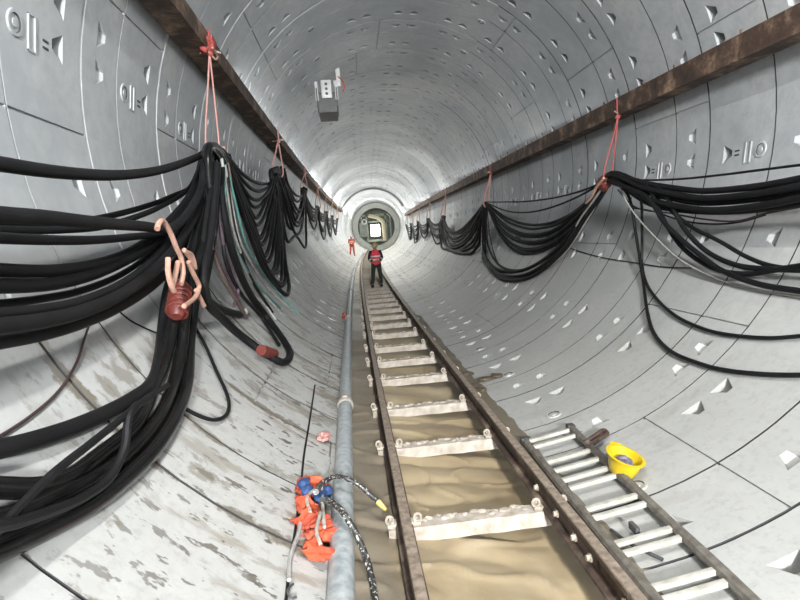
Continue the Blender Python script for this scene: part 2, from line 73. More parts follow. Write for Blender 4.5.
["thin_cable","pale wire slanting along the underside of the slanting right cables","slanting cables under the near right bundle",0.01,"white_cable",[[2.56,7.964,-0.436],[2.56,7.745,-0.445],[2.56,7.31,-0.912],[2.56,6.654,-1.336],[2.56,6.111,-1.596],[2.56,5.431,-1.762],[2.552,4.891,-1.813],[2.543,4.387,-1.824],[2.541,3.993,-1.829],[2.541,3.093,-1.859],[2.541,1.593,-1.709]]],
["power_cable","black cable hanging in the long outer loop on the right wall, lowest of all there","slanting cables under the near right bundle",0.02,"cable",[[2.64,7.827,-0.553],[2.64,7.461,-0.789],[2.64,7.297,-1.304],[2.5,6.878,-1.867],[2.208,6.234,-2.205],[2.05,5.804,-2.352],[1.954,5.316,-2.432],[1.94,4.912,-2.443],[1.953,4.583,-2.434],[2.016,4.165,-2.382],[2.089,3.845,-2.318],[2.167,3.581,-2.245],[2.167,2.681,-2.275],[2.167,1.181,-2.125]]],
["power_cable","black cable hanging in the inner loop on the right wall above the lowest one","slanting cables under the near right bundle",0.018,"cable",[[2.66,7.749,-0.59],[2.66,7.205,-0.821],[2.66,7.174,-1.24],[2.644,7.163,-1.661],[2.489,6.785,-1.884],[2.372,6.345,-2.03],[2.261,5.749,-2.153],[2.222,5.332,-2.193],[2.214,4.962,-2.201],[2.262,4.404,-2.152],[2.319,4.119,-2.09],[2.386,3.823,-2.013],[2.386,2.923,-2.043],[2.386,1.423,-1.893]]],
["thin_cable","thin black wire lying across the right wall under the near hanger","loose wires on the right wall",0.007,"cable",[[2.749,10.101,-1.524],[2.678,8.514,-1.645],[2.655,7.318,-1.682],[2.645,6.613,-1.698],[2.656,6.056,-1.681]]],
["power_cable","highest black cable sagging between the first and second right hangers","black cables between the first and second right hangers",0.016,"cable",[[2.6,15.549,-0.369],[2.6,13.572,-0.487],[2.6,11.557,-0.587],[2.6,9.572,-0.607],[2.6,8.327,-0.533],[2.6,8.019,-0.461]]],
["power_cable","second highest black cable sagging between the first and second right hangers","black cables between the first and second right hangers",0.018,"cable",[[2.63,15.564,-0.398],[2.63,13.543,-0.707],[2.63,11.685,-0.81],[2.63,9.95,-0.741],[2.63,8.614,-0.586],[2.63,8.084,-0.471]]],
["power_cable","third highest black cable sagging between the first and second right hangers","black cables between the first and second right hangers",0.03,"cable",[[2.66,15.697,-0.42],[2.66,13.686,-0.873],[2.66,11.82,-1.08],[2.66,10.266,-1.038],[2.66,9.178,-0.853],[2.66,8.395,-0.591],[2.66,8.117,-0.484]]],
["power_cable","fourth highest black cable sagging between the first and second right hangers","black cables between the first and second right hangers",0.03,"cable",[[2.6,15.447,-0.443],[2.6,14.433,-0.731],[2.6,13.462,-0.96],[2.6,12.456,-1.098],[2.6,11.552,-1.163],[2.6,10.728,-1.14],[2.6,10.047,-1.084],[2.6,9.497,-0.973],[2.6,9.009,-0.871],[2.6,8.629,-0.743],[2.6,8.279,-0.625],[2.6,7.99,-0.5]]],
["power_cable","fifth highest black cable sagging between the first and second right hangers","black cables between the first and second right hangers",0.03,"cable",[[2.63,15.577,-0.452],[2.63,14.162,-0.956],[2.63,12.251,-1.267],[2.63,10.47,-1.218],[2.63,9.111,-0.903],[2.63,8.332,-0.639],[2.63,8.054,-0.502]]],
["power_cable","sixth highest black cable sagging between the first and second right hangers","black cables between the first and second right hangers",0.03,"cable",[[2.66,15.704,-0.447],[2.66,14.852,-0.8],[2.66,13.947,-1.084],[2.66,12.895,-1.267],[2.66,11.907,-1.332],[2.66,10.991,-1.305],[2.66,10.277,-1.203],[2.66,9.691,-1.065],[2.66,9.196,-0.928],[2.66,8.785,-0.784],[2.66,8.42,-0.647],[2.66,8.119,-0.505]]],
["power_cable","seventh highest black cable sagging between the first and second right hangers","black cables between the first and second right hangers",0.03,"cable",[[2.6,15.451,-0.457],[2.6,14.173,-1.08],[2.6,12.328,-1.42],[2.6,10.626,-1.368],[2.6,9.395,-1.074],[2.6,8.485,-0.746],[2.6,7.991,-0.521]]],
["power_cable","eighth highest black cable sagging between the first and second right hangers","black cables between the first and second right hangers",0.03,"cable",[[2.63,15.58,-0.465],[2.63,14.857,-0.855],[2.63,14.068,-1.187],[2.63,13.005,-1.403],[2.63,11.973,-1.483],[2.63,10.989,-1.446],[2.63,10.248,-1.307],[2.63,9.623,-1.158],[2.63,9.143,-0.989],[2.63,8.723,-0.828],[2.63,8.361,-0.673],[2.63,8.039,-0.525]]],
["power_cable","ninth highest black cable sagging between the first and second right hangers","black cables between the first and second right hangers",0.03,"cable",[[2.66,15.711,-0.474],[2.66,14.528,-1.182],[2.66,12.71,-1.588],[2.66,10.99,-1.513],[2.66,9.649,-1.194],[2.66,8.701,-0.814],[2.66,8.087,-0.53]]],
["power_cable","tenth highest black cable sagging between the first and second right hangers","black cables between the first and second right hangers",0.03,"cable",[[2.6,15.457,-0.483],[2.6,14.779,-0.895],[2.6,14.094,-1.264],[2.6,13.092,-1.524],[2.6,12.002,-1.609],[2.6,10.975,-1.543],[2.6,10.172,-1.4],[2.6,9.55,-1.225],[2.6,9.048,-1.046],[2.6,8.62,-0.874],[2.6,8.263,-0.704],[2.6,7.96,-0.538]]],
["power_cable","eleventh highest black cable sagging between the first and second right hangers","black cables between the first and second right hangers",0.03,"cable",[[2.63,15.584,-0.479],[2.63,14.236,-1.31],[2.629,13.021,-1.662],[2.623,11.725,-1.671],[2.63,10.286,-1.462],[2.63,9.127,-1.083],[2.63,8.451,-0.811],[2.63,8.024,-0.534]]],
["power_cable","second lowest black cable of the long low loop between the first and second right hangers","long low loops between the first and second right hangers",0.034,"cable",[[2.66,15.947,-0.434],[2.642,16.432,-1.633],[2.343,14.408,-2.039],[2.22,12.335,-2.172],[2.371,10.929,-2.006],[2.66,9.912,-1.459],[2.66,8.78,-0.857],[2.66,8.088,-0.544]]],
["power_cable","third lowest black cable of the long low loop between the first and second right hangers","long low loops between the first and second right hangers",0.034,"cable",[[2.68,16.159,-0.424],[2.61,16.173,-1.684],[2.283,14.285,-2.106],[2.148,12.169,-2.243],[2.295,10.832,-2.093],[2.615,10.015,-1.676],[2.68,8.877,-0.997],[2.68,8.13,-0.527]]],
["power_cable","second highest black cable of the long low loop between the first and second right hangers","long low loops between the first and second right hangers",0.034,"cable",[[2.64,15.985,-0.43],[2.64,16.502,-1.427],[2.442,15.135,-1.92],[2.292,12.841,-2.096],[2.416,11.321,-1.952],[2.64,10.164,-1.517],[2.64,8.849,-0.852],[2.64,8.045,-0.533]]],
["power_cable","upper black cable of the long low loop between the first and second right hangers","long low loops between the first and second right hangers",0.036,"cable",[[2.58,15.726,-0.44],[2.58,16.14,-1.565],[2.351,14.664,-2.026],[2.209,12.465,-2.18],[2.346,11.048,-2.032],[2.58,9.963,-1.599],[2.58,8.678,-0.934],[2.58,7.918,-0.541]]],
["power_cable","lowest black cable of the long low loop between the first and second right hangers","long low loops between the first and second right hangers",0.038,"cable",[[2.58,15.605,-0.447],[2.58,15.919,-1.704],[2.292,13.996,-2.091],[2.175,12.016,-2.212],[2.331,10.688,-2.047],[2.58,9.615,-1.502],[2.58,8.526,-0.91],[2.58,7.919,-0.555]]],
["power_cable","innermost black cable of the long low loop between the first and second right hangers","long low loops between the first and second right hangers",0.026,"cable",[[2.58,15.484,-0.453],[2.58,15.601,-1.417],[2.471,14.463,-1.895],[2.342,12.42,-2.052],[2.445,11.212,-1.928],[2.58,9.951,-1.49],[2.58,8.671,-0.857],[2.58,7.949,-0.524]]],
["thin_cable","pale wire under the long low loop between the first and second right hangers","long low loops between the first and second right hangers",0.016,"white_cable",[[2.58,15.733,-0.467],[2.58,16.159,-1.132],[2.519,16.074,-1.848],[2.25,14.056,-2.167],[2.16,12.051,-2.257],[2.296,10.904,-2.118],[2.58,9.872,-1.668],[2.58,8.606,-0.984],[2.58,7.92,-0.569]]],
["thin_cable","pale doubled wire hanging down beside the near right hanger","long low loops between the first and second right hangers",0.012,"white_cable",[[2.5,7.942,-0.59],[2.5,8.409,-0.834],[2.5,8.893,-1.08],[2.5,8.982,-1.142],[2.5,8.726,-0.989],[2.5,8.26,-0.769],[2.5,7.843,-0.556]]],
["thin_cable","thin wire dropping inside the long low loop from the second right hanger","long low loops between the first and second right hangers",0.014,"cable",[[2.6,15.457,-0.483],[2.6,15.379,-1.142],[2.6,15.046,-1.685],[2.379,13.622,-2.027]]],
["power_cable","highest black cable sagging between the second and third right hangers","black cables between the second and third right hangers",0.045,"cable",[[2.6,15.676,-0.389],[2.6,17.416,-0.749],[2.6,19.38,-1.064],[2.6,21.286,-1.154],[2.6,22.675,-0.943],[2.6,23.57,-0.472]]],
["power_cable","second highest black cable sagging between the second and third right hangers","black cables between the second and third right hangers",0.045,"cable",[[2.63,15.809,-0.397],[2.63,16.302,-0.514],[2.63,16.828,-0.639],[2.63,17.392,-0.771],[2.63,18.048,-0.903],[2.63,18.815,-1.036],[2.63,19.653,-1.18],[2.63,20.89,-1.236],[2.63,22.076,-1.187],[2.63,23.06,-0.997],[2.63,23.415,-0.746],[2.63,23.781,-0.488]]],
["power_cable","third highest black cable sagging between the second and third right hangers","black cables between the second and third right hangers",0.045,"cable",[[2.66,15.94,-0.406],[2.66,17.914,-0.928],[2.66,19.981,-1.309],[2.66,21.972,-1.387],[2.66,23.402,-1.102],[2.66,23.992,-0.504]]],
["power_cable","fourth highest black cable sagging between the second and third right hangers","black cables between the second and third right hangers",0.045,"cable",[[2.6,15.683,-0.416],[2.6,16.157,-0.569],[2.6,16.662,-0.732],[2.6,17.202,-0.906],[2.6,17.878,-1.077],[2.6,18.708,-1.249],[2.6,19.697,-1.418],[2.6,21.173,-1.498],[2.6,22.327,-1.35],[2.6,23.15,-1.103],[2.6,23.437,-0.809],[2.6,23.731,-0.508]]],
["power_cable","fifth highest black cable sagging between the second and third right hangers","black cables between the second and third right hangers",0.045,"cable",[[2.63,15.812,-0.411],[2.63,17.497,-1.059],[2.63,19.502,-1.516],[2.618,21.582,-1.652],[2.63,23.294,-1.307],[2.63,24.08,-0.499]]],
["power_cable","sixth highest black cable sagging between the second and third right hangers","black cables between the second and third right hangers",0.045,"cable",[[2.66,15.944,-0.42],[2.66,16.347,-0.617],[2.66,16.772,-0.825],[2.66,17.222,-1.044],[2.66,17.876,-1.255],[2.66,18.787,-1.462],[2.624,19.775,-1.64],[2.556,21.03,-1.745],[2.66,23.002,-1.568],[2.66,23.808,-1.278],[2.66,24.215,-0.94],[2.66,24.635,-0.591]]],
["power_cable","seventh highest black cable sagging between the second and third right hangers","black cables between the second and third right hangers",0.045,"cable",[[2.6,15.69,-0.443],[2.6,16.965,-1.246],[2.6,18.848,-1.675],[2.487,20.434,-1.843],[2.6,23.239,-1.635],[2.6,24.574,-0.697]]],
["power_cable","eighth highest black cable sagging between the second and third right hangers","black cables between the second and third right hangers",0.045,"cable",[[2.63,15.819,-0.439],[2.63,16.104,-0.671],[2.63,16.4,-0.912],[2.63,16.709,-1.163],[2.63,17.18,-1.411],[2.619,17.955,-1.649],[2.531,18.842,-1.781],[2.484,20.269,-1.846],[2.558,22.466,-1.743],[2.63,24.326,-1.5],[2.63,24.641,-1.121],[2.63,24.964,-0.733]]],
["power_cable","ninth highest black cable sagging between the second and third right hangers","black cables between the second and third right hangers",0.045,"cable",[[2.66,15.947,-0.434],[2.66,16.866,-1.431],[2.542,17.282,-1.765],[2.466,18.933,-1.87],[2.492,21.607,-1.835],[2.639,24.966,-1.618],[2.66,25.36,-0.771]]]],"sleepers":[3.317,4.609,5.692,6.9,7.917,8.933,10.136,11.236],"rungs":[4.993,4.844,4.493,4.312,4.129,3.991,3.658,3.535,3.205,3.096,2.76,2.656],"hose1":[[-1.494,3.174,-2.497],[-1.484,3.667,-2.66],[-1.419,3.639,-2.62],[-1.337,3.557,-2.6],[-1.244,3.544,-2.66],[-1.154,3.502,-2.74],[-1.09,3.436,-2.79]],"hose2":[[-1.464,3.173,-2.55],[-1.424,3.323,-2.64],[-1.336,3.099,-2.62],[-1.285,3.045,-2.7],[-1.238,2.935,-2.78],[-1.21,2.779,-2.83],[-1.199,2.602,-2.85]],"wire":[[-1.698,6.222,-2.651],[-1.672,4.909,-2.667],[-1.662,4.225,-2.673],[-1.644,3.717,-2.685],[-1.63,3.191,-2.693],[-1.624,2.788,-2.697],[-1.615,2.51,-2.702],[-1.609,2.374,-2.706]],"wirew":[[-1.584,3.464,-2.677],[-1.599,3.195,-2.668],[-1.598,3.058,-2.668],[-1.612,2.912,-2.66],[-1.618,2.765,-2.656],[-1.607,2.603,-2.663]],"bag":[[-1.611,3.599,-2.649],[-1.561,3.697,-2.679],[-1.518,3.617,-2.703],[-1.588,3.369,-2.662],[-1.56,3.207,-2.679],[-1.506,3.252,-2.71],[-1.477,3.103,-2.726],[-1.515,3.02,-2.705],[-1.489,2.917,-2.719],[-1.485,3.175,-2.721],[-1.539,3.324,-2.691]],"bagblue":[[-1.579,3.473,-2.621],[-1.501,3.477,-2.666],[-1.462,3.571,-2.688],[-1.603,3.55,-2.607]],"rope_near":[[-2.56,6.996,1.075],[-2.52,6.261,0.807]],"hat":[0.772,4.045,-3.013],"strap":[0.832,4.609,-2.997],"rag":[-1.533,4.693,-2.706],"redrag":[-1.446,12.166,-2.753],"knotw":[-2.506,6.776,-1.841],"redtape":[-2.158,6.102,-2.24],"tie":[-2.732,5.165,-1.486],"tieline":[[-2.48,4.53,-1.24],[-2.48,4.451,-1.304],[-2.48,4.377,-1.359],[-2.48,4.33,-1.414],[-2.48,4.28,-1.476],[-2.48,4.212,-1.526]],"fix":[[-1.523,13.552,2.746],[-1.134,14.11,2.928],[-1.453,14.0,2.501],[-1.508,14.0,1.88]],"fishbolts":[3.455,3.099,2.83,2.633,2.265],"rhook":[[2.78,7.962,0.432],[2.78,15.907,0.31],[2.78,31.472,1.216],[2.78,24.115,0.379]],"lhook":[[-2.57,12.591,0.959],[-2.57,18.787,1.013]],"gath":[[-2.65,6.805,0.062],[-2.65,12.843,0.486],[-2.65,19.308,0.68],[2.6,7.988,-0.478],[2.6,15.556,-0.396],[2.6,23.588,-0.513]],"ladL":[[0.306,4.919,-3.075],[0.277,2.673,-3.078]],"ladR":[[0.759,4.965,-2.996],[0.664,2.508,-3.018]],"pers":[-0.553,19.545,-2.835],"sling":[[[-2.36,3.665,-0.904],[-2.36,3.716,-0.866],[-2.36,3.799,-0.851],[-2.36,3.916,-0.921],[-2.36,4.007,-1.022],[-2.36,4.091,-1.101],[-2.36,4.099,-1.2],[-2.36,4.019,-1.278]],[[-2.34,3.744,-1.089],[-2.34,3.71,-1.177],[-2.34,3.737,-1.263],[-2.34,3.783,-1.306]],[[-2.36,4.011,-1.125],[-2.36,3.908,-1.215],[-2.36,3.815,-1.287]],[[-2.36,4.186,-1.047],[-2.36,4.314,-1.109],[-2.36,4.415,-1.189],[-2.36,4.372,-1.096],[-2.36,4.229,-1.062]],[[-2.36,4.25,-1.136],[-2.36,4.366,-1.239],[-2.36,4.468,-1.331],[-2.36,4.353,-1.397],[-2.36,4.181,-1.422],[-2.36,4.027,-1.433]],[[-2.37,4.409,-1.356],[-2.37,4.494,-1.426],[-2.37,4.583,-1.5]]],"clods":[[0.3,7.218,-3.131],[0.51,7.404,-3.103],[0.663,7.396,-3.074],[0.324,7.862,-3.128],[0.331,6.997,-3.128]],"hook":[[-1.594,2.633,-2.705],[-1.609,2.591,-2.697],[-1.609,2.552,-2.696],[-1.593,2.525,-2.706],[-1.573,2.546,-2.718]],"rwrap":[2.52,7.95,-0.548],"rtail":[[2.44,7.772,-0.49],[2.44,7.939,-0.558],[2.44,8.043,-0.606],[2.44,8.189,-0.71],[2.44,8.414,-0.8]],"cam":[-1.1847325021370387,0.0,-1.0413831024737983],"rot":[[0.9928834584643706,-0.09294212578330609,-0.0744593792796475],[0.08459971034765756,0.11041416310911656,0.9902785474774287],[-0.08381722327137026,-0.9895304309821874,0.11749127305159203]],"lens":25.413695495432627}''')
C = bpy.context.scene.collection
rnd = random.Random(7)
R = 3.16                      # inner radius of the tunnel
K = 0.00049275                # the tunnel bends gently to the right
J0, RING = 4.7469, 1.73398    # first ring joint, ring width
ZR = -2.6846                  # top of the rails
def off(y): return K*y*abs(y)
def bend(p): return (p[0]+off(p[1]), p[1], p[2])
# ------------------------------------------------------------------ materials
def new_mat(name):
    m = bpy.data.materials.new(name); m.use_nodes = True
    nt = m.node_tree; b = nt.nodes['Principled BSDF']
    return m, nt, b
def N(nt, t, **k):
    n = nt.nodes.new(t)
    for a, v in k.items():
        if a.startswith('i_'): n.inputs[int(a[2:])].default_value = v
        else: setattr(n, a, v)
    return n
def ramp(nt, fac, stops):
    r = nt.nodes.new('ShaderNodeValToRGB')
    el = r.color_ramp.elements
    while len(el) < len(stops): el.new(0.5)
    for e, (p, c) in zip(el, stops):
        e.position = p; e.color = c if len(c) == 4 else (*c, 1)
    nt.links.new(fac, r.inputs[0]); return r.outputs[0]
def mixc(nt, fac, a, b):
    m = nt.nodes.new('ShaderNodeMix'); m.data_type = 'RGBA'
    for s, v in ((0, fac), (6, a), (7, b)):
        if isinstance(v, (int, float)): m.inputs[s].default_value = v
        elif isinstance(v, tuple): m.inputs[s].default_value = (*v, 1)[:4]
        else: nt.links.new(v, m.inputs[s])
    return m.outputs[2]
def math_(nt, op, a, b=0.0, clamp=False):
    m = nt.nodes.new('ShaderNodeMath'); m.operation = op; m.use_clamp = clamp
    for s, v in ((0, a), (1, b)):
        if isinstance(v, (int, float)): m.inputs[s].default_value = v
        else: nt.links.new(v, m.inputs[s])
    return m.outputs[0]
def coords(nt, scale=(1, 1, 1)):
    t = nt.nodes.new('ShaderNodeTexCoord'); mp = nt.nodes.new('ShaderNodeMapping')
    mp.inputs['Scale'].default_value = scale
    nt.links.new(t.outputs['Object'], mp.inputs[0]); return mp.outputs[0]
def noise_(nt, co, scale, detail=4, rough=.55):
    n = N(nt, 'ShaderNodeTexNoise'); n.inputs['Scale'].default_value = scale
    n.inputs['Detail'].default_value = detail; n.inputs['Roughness'].default_value = rough
    nt.links.new(co, n.inputs['Vector']); return n.outputs['Fac']
def bump(nt, b, h, strength=.3, dist=.02):
    n = N(nt, 'ShaderNodeBump'); n.inputs['Strength'].default_value = strength
    n.inputs['Distance'].default_value = dist
    nt.links.new(h, n.inputs['Height']); nt.links.new(n.outputs[0], b.inputs['Normal'])
TONE = .66
def simple(name, c1, c2=None, scale=8, rough=.6, metal=0, bmp=0, coat=0):
    m, nt, b = new_mat(name)
    co = coords(nt); f = noise_(nt, co, scale)
    c2 = c2 or tuple(x*.75 for x in c1)
    c1 = tuple(x*TONE for x in c1); c2 = tuple(x*TONE for x in c2)
    nt.links.new(ramp(nt, f, [(.3, c2), (.65, c1)]), b.inputs['Base Color'])
    b.inputs['Roughness'].default_value = rough; b.inputs['Metallic'].default_value = metal
    if coat: b.inputs['Coat Weight'].default_value = coat
    if bmp: bump(nt, b, f, bmp)
    return m
M = {}
def concrete():
    m, nt, b = new_mat('cast concrete')
    co = coords(nt)
    big = noise_(nt, co, .55, 5); fine = noise_(nt, co, 9, 6, .65); mid = noise_(nt, co, 2.6, 4)
    base = ramp(nt, big, [(.30, (.23, .25, .26)), (.5, (.335, .35, .36)), (.70, (.44, .445, .44))])
    base = mixc(nt, ramp(nt, fine, [(.42, (.0, .0, .0)), (.62, (.45, .45, .45))]), base, (.26, .27, .275))
    base = mixc(nt, ramp(nt, mid, [(.58, (0, 0, 0)), (.75, (.35, .35, .35))]), base, (.46, .46, .45))
    # mud that has run down to and dried on the lowest part of the lining
    sep = N(nt, 'ShaderNodeSeparateXYZ'); t = N(nt, 'ShaderNodeTexCoord')
    nt.links.new(t.outputs['Object'], sep.inputs[0])
    zz = sep.outputs['Z']; xx = sep.outputs['X']
    lowall = math_(nt, 'MULTIPLY', math_(nt, 'ADD', math_(nt, 'MULTIPLY', zz, -1), -.4), .45, True)
    base = mixc(nt, math_(nt, 'MULTIPLY', lowall, .65), base, (.375, .365, .335))
    low = math_(nt, 'MULTIPLY', math_(nt, 'ADD', math_(nt, 'MULTIPLY', zz, -1), -1.3), .75, True)
    left = math_(nt, 'MULTIPLY', math_(nt, 'ADD', math_(nt, 'MULTIPLY', xx, -1), .35), 1.6, True)
    st = coords(nt, (.55, 1.7, .55)); streak = noise_(nt, st, 2.1, 6, .62)
    s1 = ramp(nt, streak, [(.55, (0, 0, 0)), (.61, (1, 1, 1))])
    fac = math_(nt, 'MULTIPLY', math_(nt, 'MULTIPLY', s1, low), math_(nt, 'ADD', math_(nt, 'MULTIPLY', left, .55), .18))
    base = mixc(nt, fac, base, (.20, .175, .135))
    sp = noise_(nt, coords(nt, (.8, 1.5, .8)), 7.5, 3, .6)
    s2 = ramp(nt, sp, [(.60, (0, 0, 0)), (.63, (1, 1, 1))])
    fac2 = math_(nt, 'MULTIPLY', math_(nt, 'MULTIPLY', s2, low), math_(nt, 'MULTIPLY', left, .9))
    base = mixc(nt, fac2, base, (.07, .06, .045))
    fy = math_(nt, 'ADD', math_(nt, 'MULTIPLY', sep.outputs['Y'], 1/RING), -J0/RING+20)
    wob = noise_(nt, co, 3.2, 5, .7)
    def near_line(c, w):
        d = math_(nt, 'ABSOLUTE', math_(nt, 'SUBTRACT', math_(nt, 'FRACT', math_(nt, 'ADD', fy, .5-c)), .5))
        lim = math_(nt, 'MULTIPLY', math_(nt, 'SUBTRACT', wob, .40), w)
        return math_(nt, 'MULTIPLY', math_(nt, 'SUBTRACT', lim, d), 60, True)
    ln = math_(nt, 'MAXIMUM', near_line(0.0, .26), near_line(.398, .22))
    low2 = math_(nt, 'MULTIPLY', math_(nt, 'ADD', math_(nt, 'MULTIPLY', zz, -1), -1.2), 2.0, True)
    leftonly = math_(nt, 'MULTIPLY', math_(nt, 'ADD', math_(nt, 'MULTIPLY', xx, -1), -.5), 2, True)
    fac3 = math_(nt, 'MULTIPLY', math_(nt, 'MULTIPLY', ln, low2), math_(nt, 'MULTIPLY', leftonly, .85))
    base = mixc(nt, fac3, base, (.12, .10, .07))
    blo = noise_(nt, coords(nt, (1, 1.2, 1)), 1.7, 7, .66)
    fac4 = math_(nt, 'MULTIPLY', math_(nt, 'MULTIPLY', ramp(nt, blo, [(.565, (0, 0, 0)), (.60, (1, 1, 1))]), low2), math_(nt, 'MULTIPLY', leftonly, .6))
    base = mixc(nt, fac4, base, (.14, .122, .09))
    grain = noise_(nt, co, 16, 5, .7)
    base = mixc(nt, math_(nt, 'MULTIPLY', ramp(nt, grain, [(.50, (0, 0, 0)), (.66, (.5, .5, .5))]), low), base, (.25, .245, .23))
    nt.links.new(base, b.inputs['Base Color'])
    b.inputs['Roughness'].default_value = .5
    bump(nt, b, fine, .15, .01)
    return m
M['concrete'] = concrete()
M['dark'] = simple('dark mortar and joint shade', (.06, .06, .06), rough=.9)
def rust_mat(name, a, c, d):
    m, nt, b = new_mat(name); co = coords(nt)
    f = noise_(nt, co, 3.5, 7, .7); g = noise_(nt, co, 22, 4)
    col = ramp(nt, f, [(.3, a), (.5, c), (.68, d)])
    col = mixc(nt, ramp(nt, g, [(.5, (0, 0, 0)), (.7, (.5, .5, .5))]), col, tuple(x*.5 for x in a))
    nt.links.new(col, b.inputs['Base Color']); b.inputs['Roughness'].default_value = .7
    bump(nt, b, g, .25, .006); return m
M['rust'] = rust_mat('rusty steel', (.022, .014, .010), (.060, .034, .022), (.27, .175, .115))
M['rail'] = rust_mat('rail steel', (.022, .014, .010), (.05, .03, .021), (.18, .135, .10))
M['rail_top'] = simple('worn rail head', (.46, .37, .29), (.17, .13, .10), 22, .5, .3)
M['cable'] = simple('black rubber', (.013, .013, .014), (.008, .008, .009), 5, .55)
M['cable'].node_tree.nodes['Principled BSDF'].inputs['Specular IOR Level'].default_value = .18
M['cable_shiny'] = simple('glossy black sheath', (.010, .010, .010), (.006, .006, .006), 4, .2)
M['cable_shiny'].node_tree.nodes['Principled BSDF'].inputs['Specular IOR Level'].default_value = .32
M['wire'] = simple('dark red brown wire', (.06, .03, .03), rough=.6)
M['white_cable'] = simple('pale sheath', (.50, .49, .46), (.30, .29, .27), 15, .5)
M['teal_cable'] = simple('teal sheath', (.12, .30, .27), rough=.5)
M['purple_cable'] = simple('purple brown sheath', (.13, .08, .10), (.07, .04, .05), 15, .5)
M['brown_cable'] = simple('brown grey sheath', (.20, .15, .13), rough=.5)
M['rope'] = simple('faded pink rope', (.62, .28, .25), (.55, .36, .31), 30, .85, bmp=.4)
M['rope_red'] = simple('red rope', (.50, .07, .06), (.40, .12, .10), 25, .8)
M['rope_pale'] = simple('pale flesh rope', (.55, .33, .245), (.42, .22, .16), 25, .85)
M['tape_red'] = simple('red tape', (.20, .040, .028), (.12, .025, .02), 20, .5)
M['tape_white'] = simple('dirty white tape', (.55, .53, .46), (.35, .32, .26), 20, .7)
M['sleeper'] = simple('mud splashed steel', (.54, .485, .42), (.30, .25, .19), 11, .75, bmp=.4)
M['clip'] = simple('pale muddy bolt', (.60, .54, .45), (.30, .24, .18), 25, .7)
M['clip_red'] = simple('reddish clamp', (.42, .24, .19), (.28, .17, .13), 20, .7)
M['pipe'] = simple('galvanised pipe', (.66, .69, .69), (.36, .41, .43), 17, .42, .3, bmp=.15)
M['collar'] = simple('pipe collar', (.50, .46, .40), (.36, .32, .27), 18, .6)
M['alu'] = simple('muddy white aluminium', (.64, .62, .56), (.44, .42, .35), 12, .5)
M['stringer'] = simple('muddy grey rail', (.22, .20, .17), (.10, .085, .07), 16, .6, bmp=.3)
M['clod'] = simple('dark wet mud', (.16, .125, .085), (.08, .06, .04), 9, .5)
M['yellow'] = simple('yellow plastic', (.85, .62, .02), (.75, .50, .02), 9, .35)
M['liner'] = simple('grey lavender lining', (.28, .26, .34), (.06, .055, .06), 22, .7)
M['brown'] = simple('dark brown leather', (.10, .06, .045), (.05, .03, .025), 14, .6)
M['orange'] = simple('orange cloth', (.70, .12, .045), (.40, .05, .03), 7, .75)
M['blue'] = simple('blue padding', (.04, .10, .28), (.02, .05, .14), 12, .7)
M['speckled'] = simple('speckled hose', (.025, .025, .025), (.015, .015, .015), 10, .45)
M['brass'] = simple('yellow tip', (.75, .60, .20), (.60, .45, .12), 20, .4)
M['skin'] = simple('skin', (.50, .30, .21), (.42, .24, .17), 12, .6)
M['black_cloth'] = simple('black work cloth', (.018, .02, .022), rough=.85)
M['green_cloth'] = simple('dark green trousers', (.02, .032, .026), rough=.85)
M['vest'] = simple('red vest cloth', (.95, .06, .10), (.75, .04, .07), 10, .8)
M['reflect'] = simple('silver white band', (.85, .82, .80), (.70, .66, .64), 14, .4)
M['helmet'] = simple('tan yellow helmet', (.50, .40, .16), (.40, .30, .12), 10, .4)
M['white'] = simple('white painted metal', (.80, .80, .79), (.65, .65, .64), 6, .4)
M['steel_dark'] = simple('dark grey housing', (.10, .10, .10), (.05, .05, .05), 9, .5)
M['gantry'] = simple('grey green steel', (.32, .35, .29), (.20, .23, .19), 2, .6)
M['portal'] = simple('pale portal steel', (.62, .63, .58), (.48, .50, .45), 1.5, .6)
M['duct'] = simple('cream duct', (.72, .66, .46), (.58, .52, .36), 3, .6)
def hose_mat():
    m, nt, b = new_mat('speckled black hose'); f = noise_(nt, coords(nt), 60, 2)
    nt.links.new(ramp(nt, f, [(.56, (.02, .02, .02)), (.62, (.45, .43, .38))]), b.inputs['Base Color'])
    b.inputs['Roughness'].default_value = .45; return m
M['speckled'] = hose_mat()
def mud_mat():
    m, nt, b = new_mat('wet mud'); co = coords(nt)
    f = noise_(nt, co, 1.3, 5); g = noise_(nt, co, 16, 5)
    col = ramp(nt, f, [(.3, (.165, .125, .075)), (.5, (.255, .20, .122)), (.72, (.33, .275, .19))])
    sep = N(nt, 'ShaderNodeSeparateXYZ'); t = N(nt, 'ShaderNodeTexCoord'); nt.links.new(t.outputs['Object'], sep.inputs[0])
    edge = ramp(nt, math_(nt, 'ADD', math_(nt, 'ABSOLUTE', math_(nt, 'ADD', sep.outputs['X'], .50)), math_(nt, 'MULTIPLY', math_(nt, 'SUBTRACT', f, .5), .5)), [(.40, (0, 0, 0)), (.56, (1, 1, 1))])
    col = mixc(nt, edge, col, (.155, .13, .095))
    nt.links.new(col, b.inputs['Base Color'])
    nt.links.new(ramp(nt, f, [(.35, (.32, .32, .32)), (.7, (.62, .62, .62))]), b.inputs['Roughness'])
    bump(nt, b, g, .25, .01); return m
M['mud'] = mud_mat()
def emit(name, col, s):
    m, nt, b = new_mat(name)
    b.inputs['Base Color'].default_value = (*col, 1)
    b.inputs['Emission Color'].default_value = (*col, 1); b.inputs['Emission Strength'].default_value = s
    return m
M['lamp'] = emit('lamp glass', (1, .98, .86), 14)
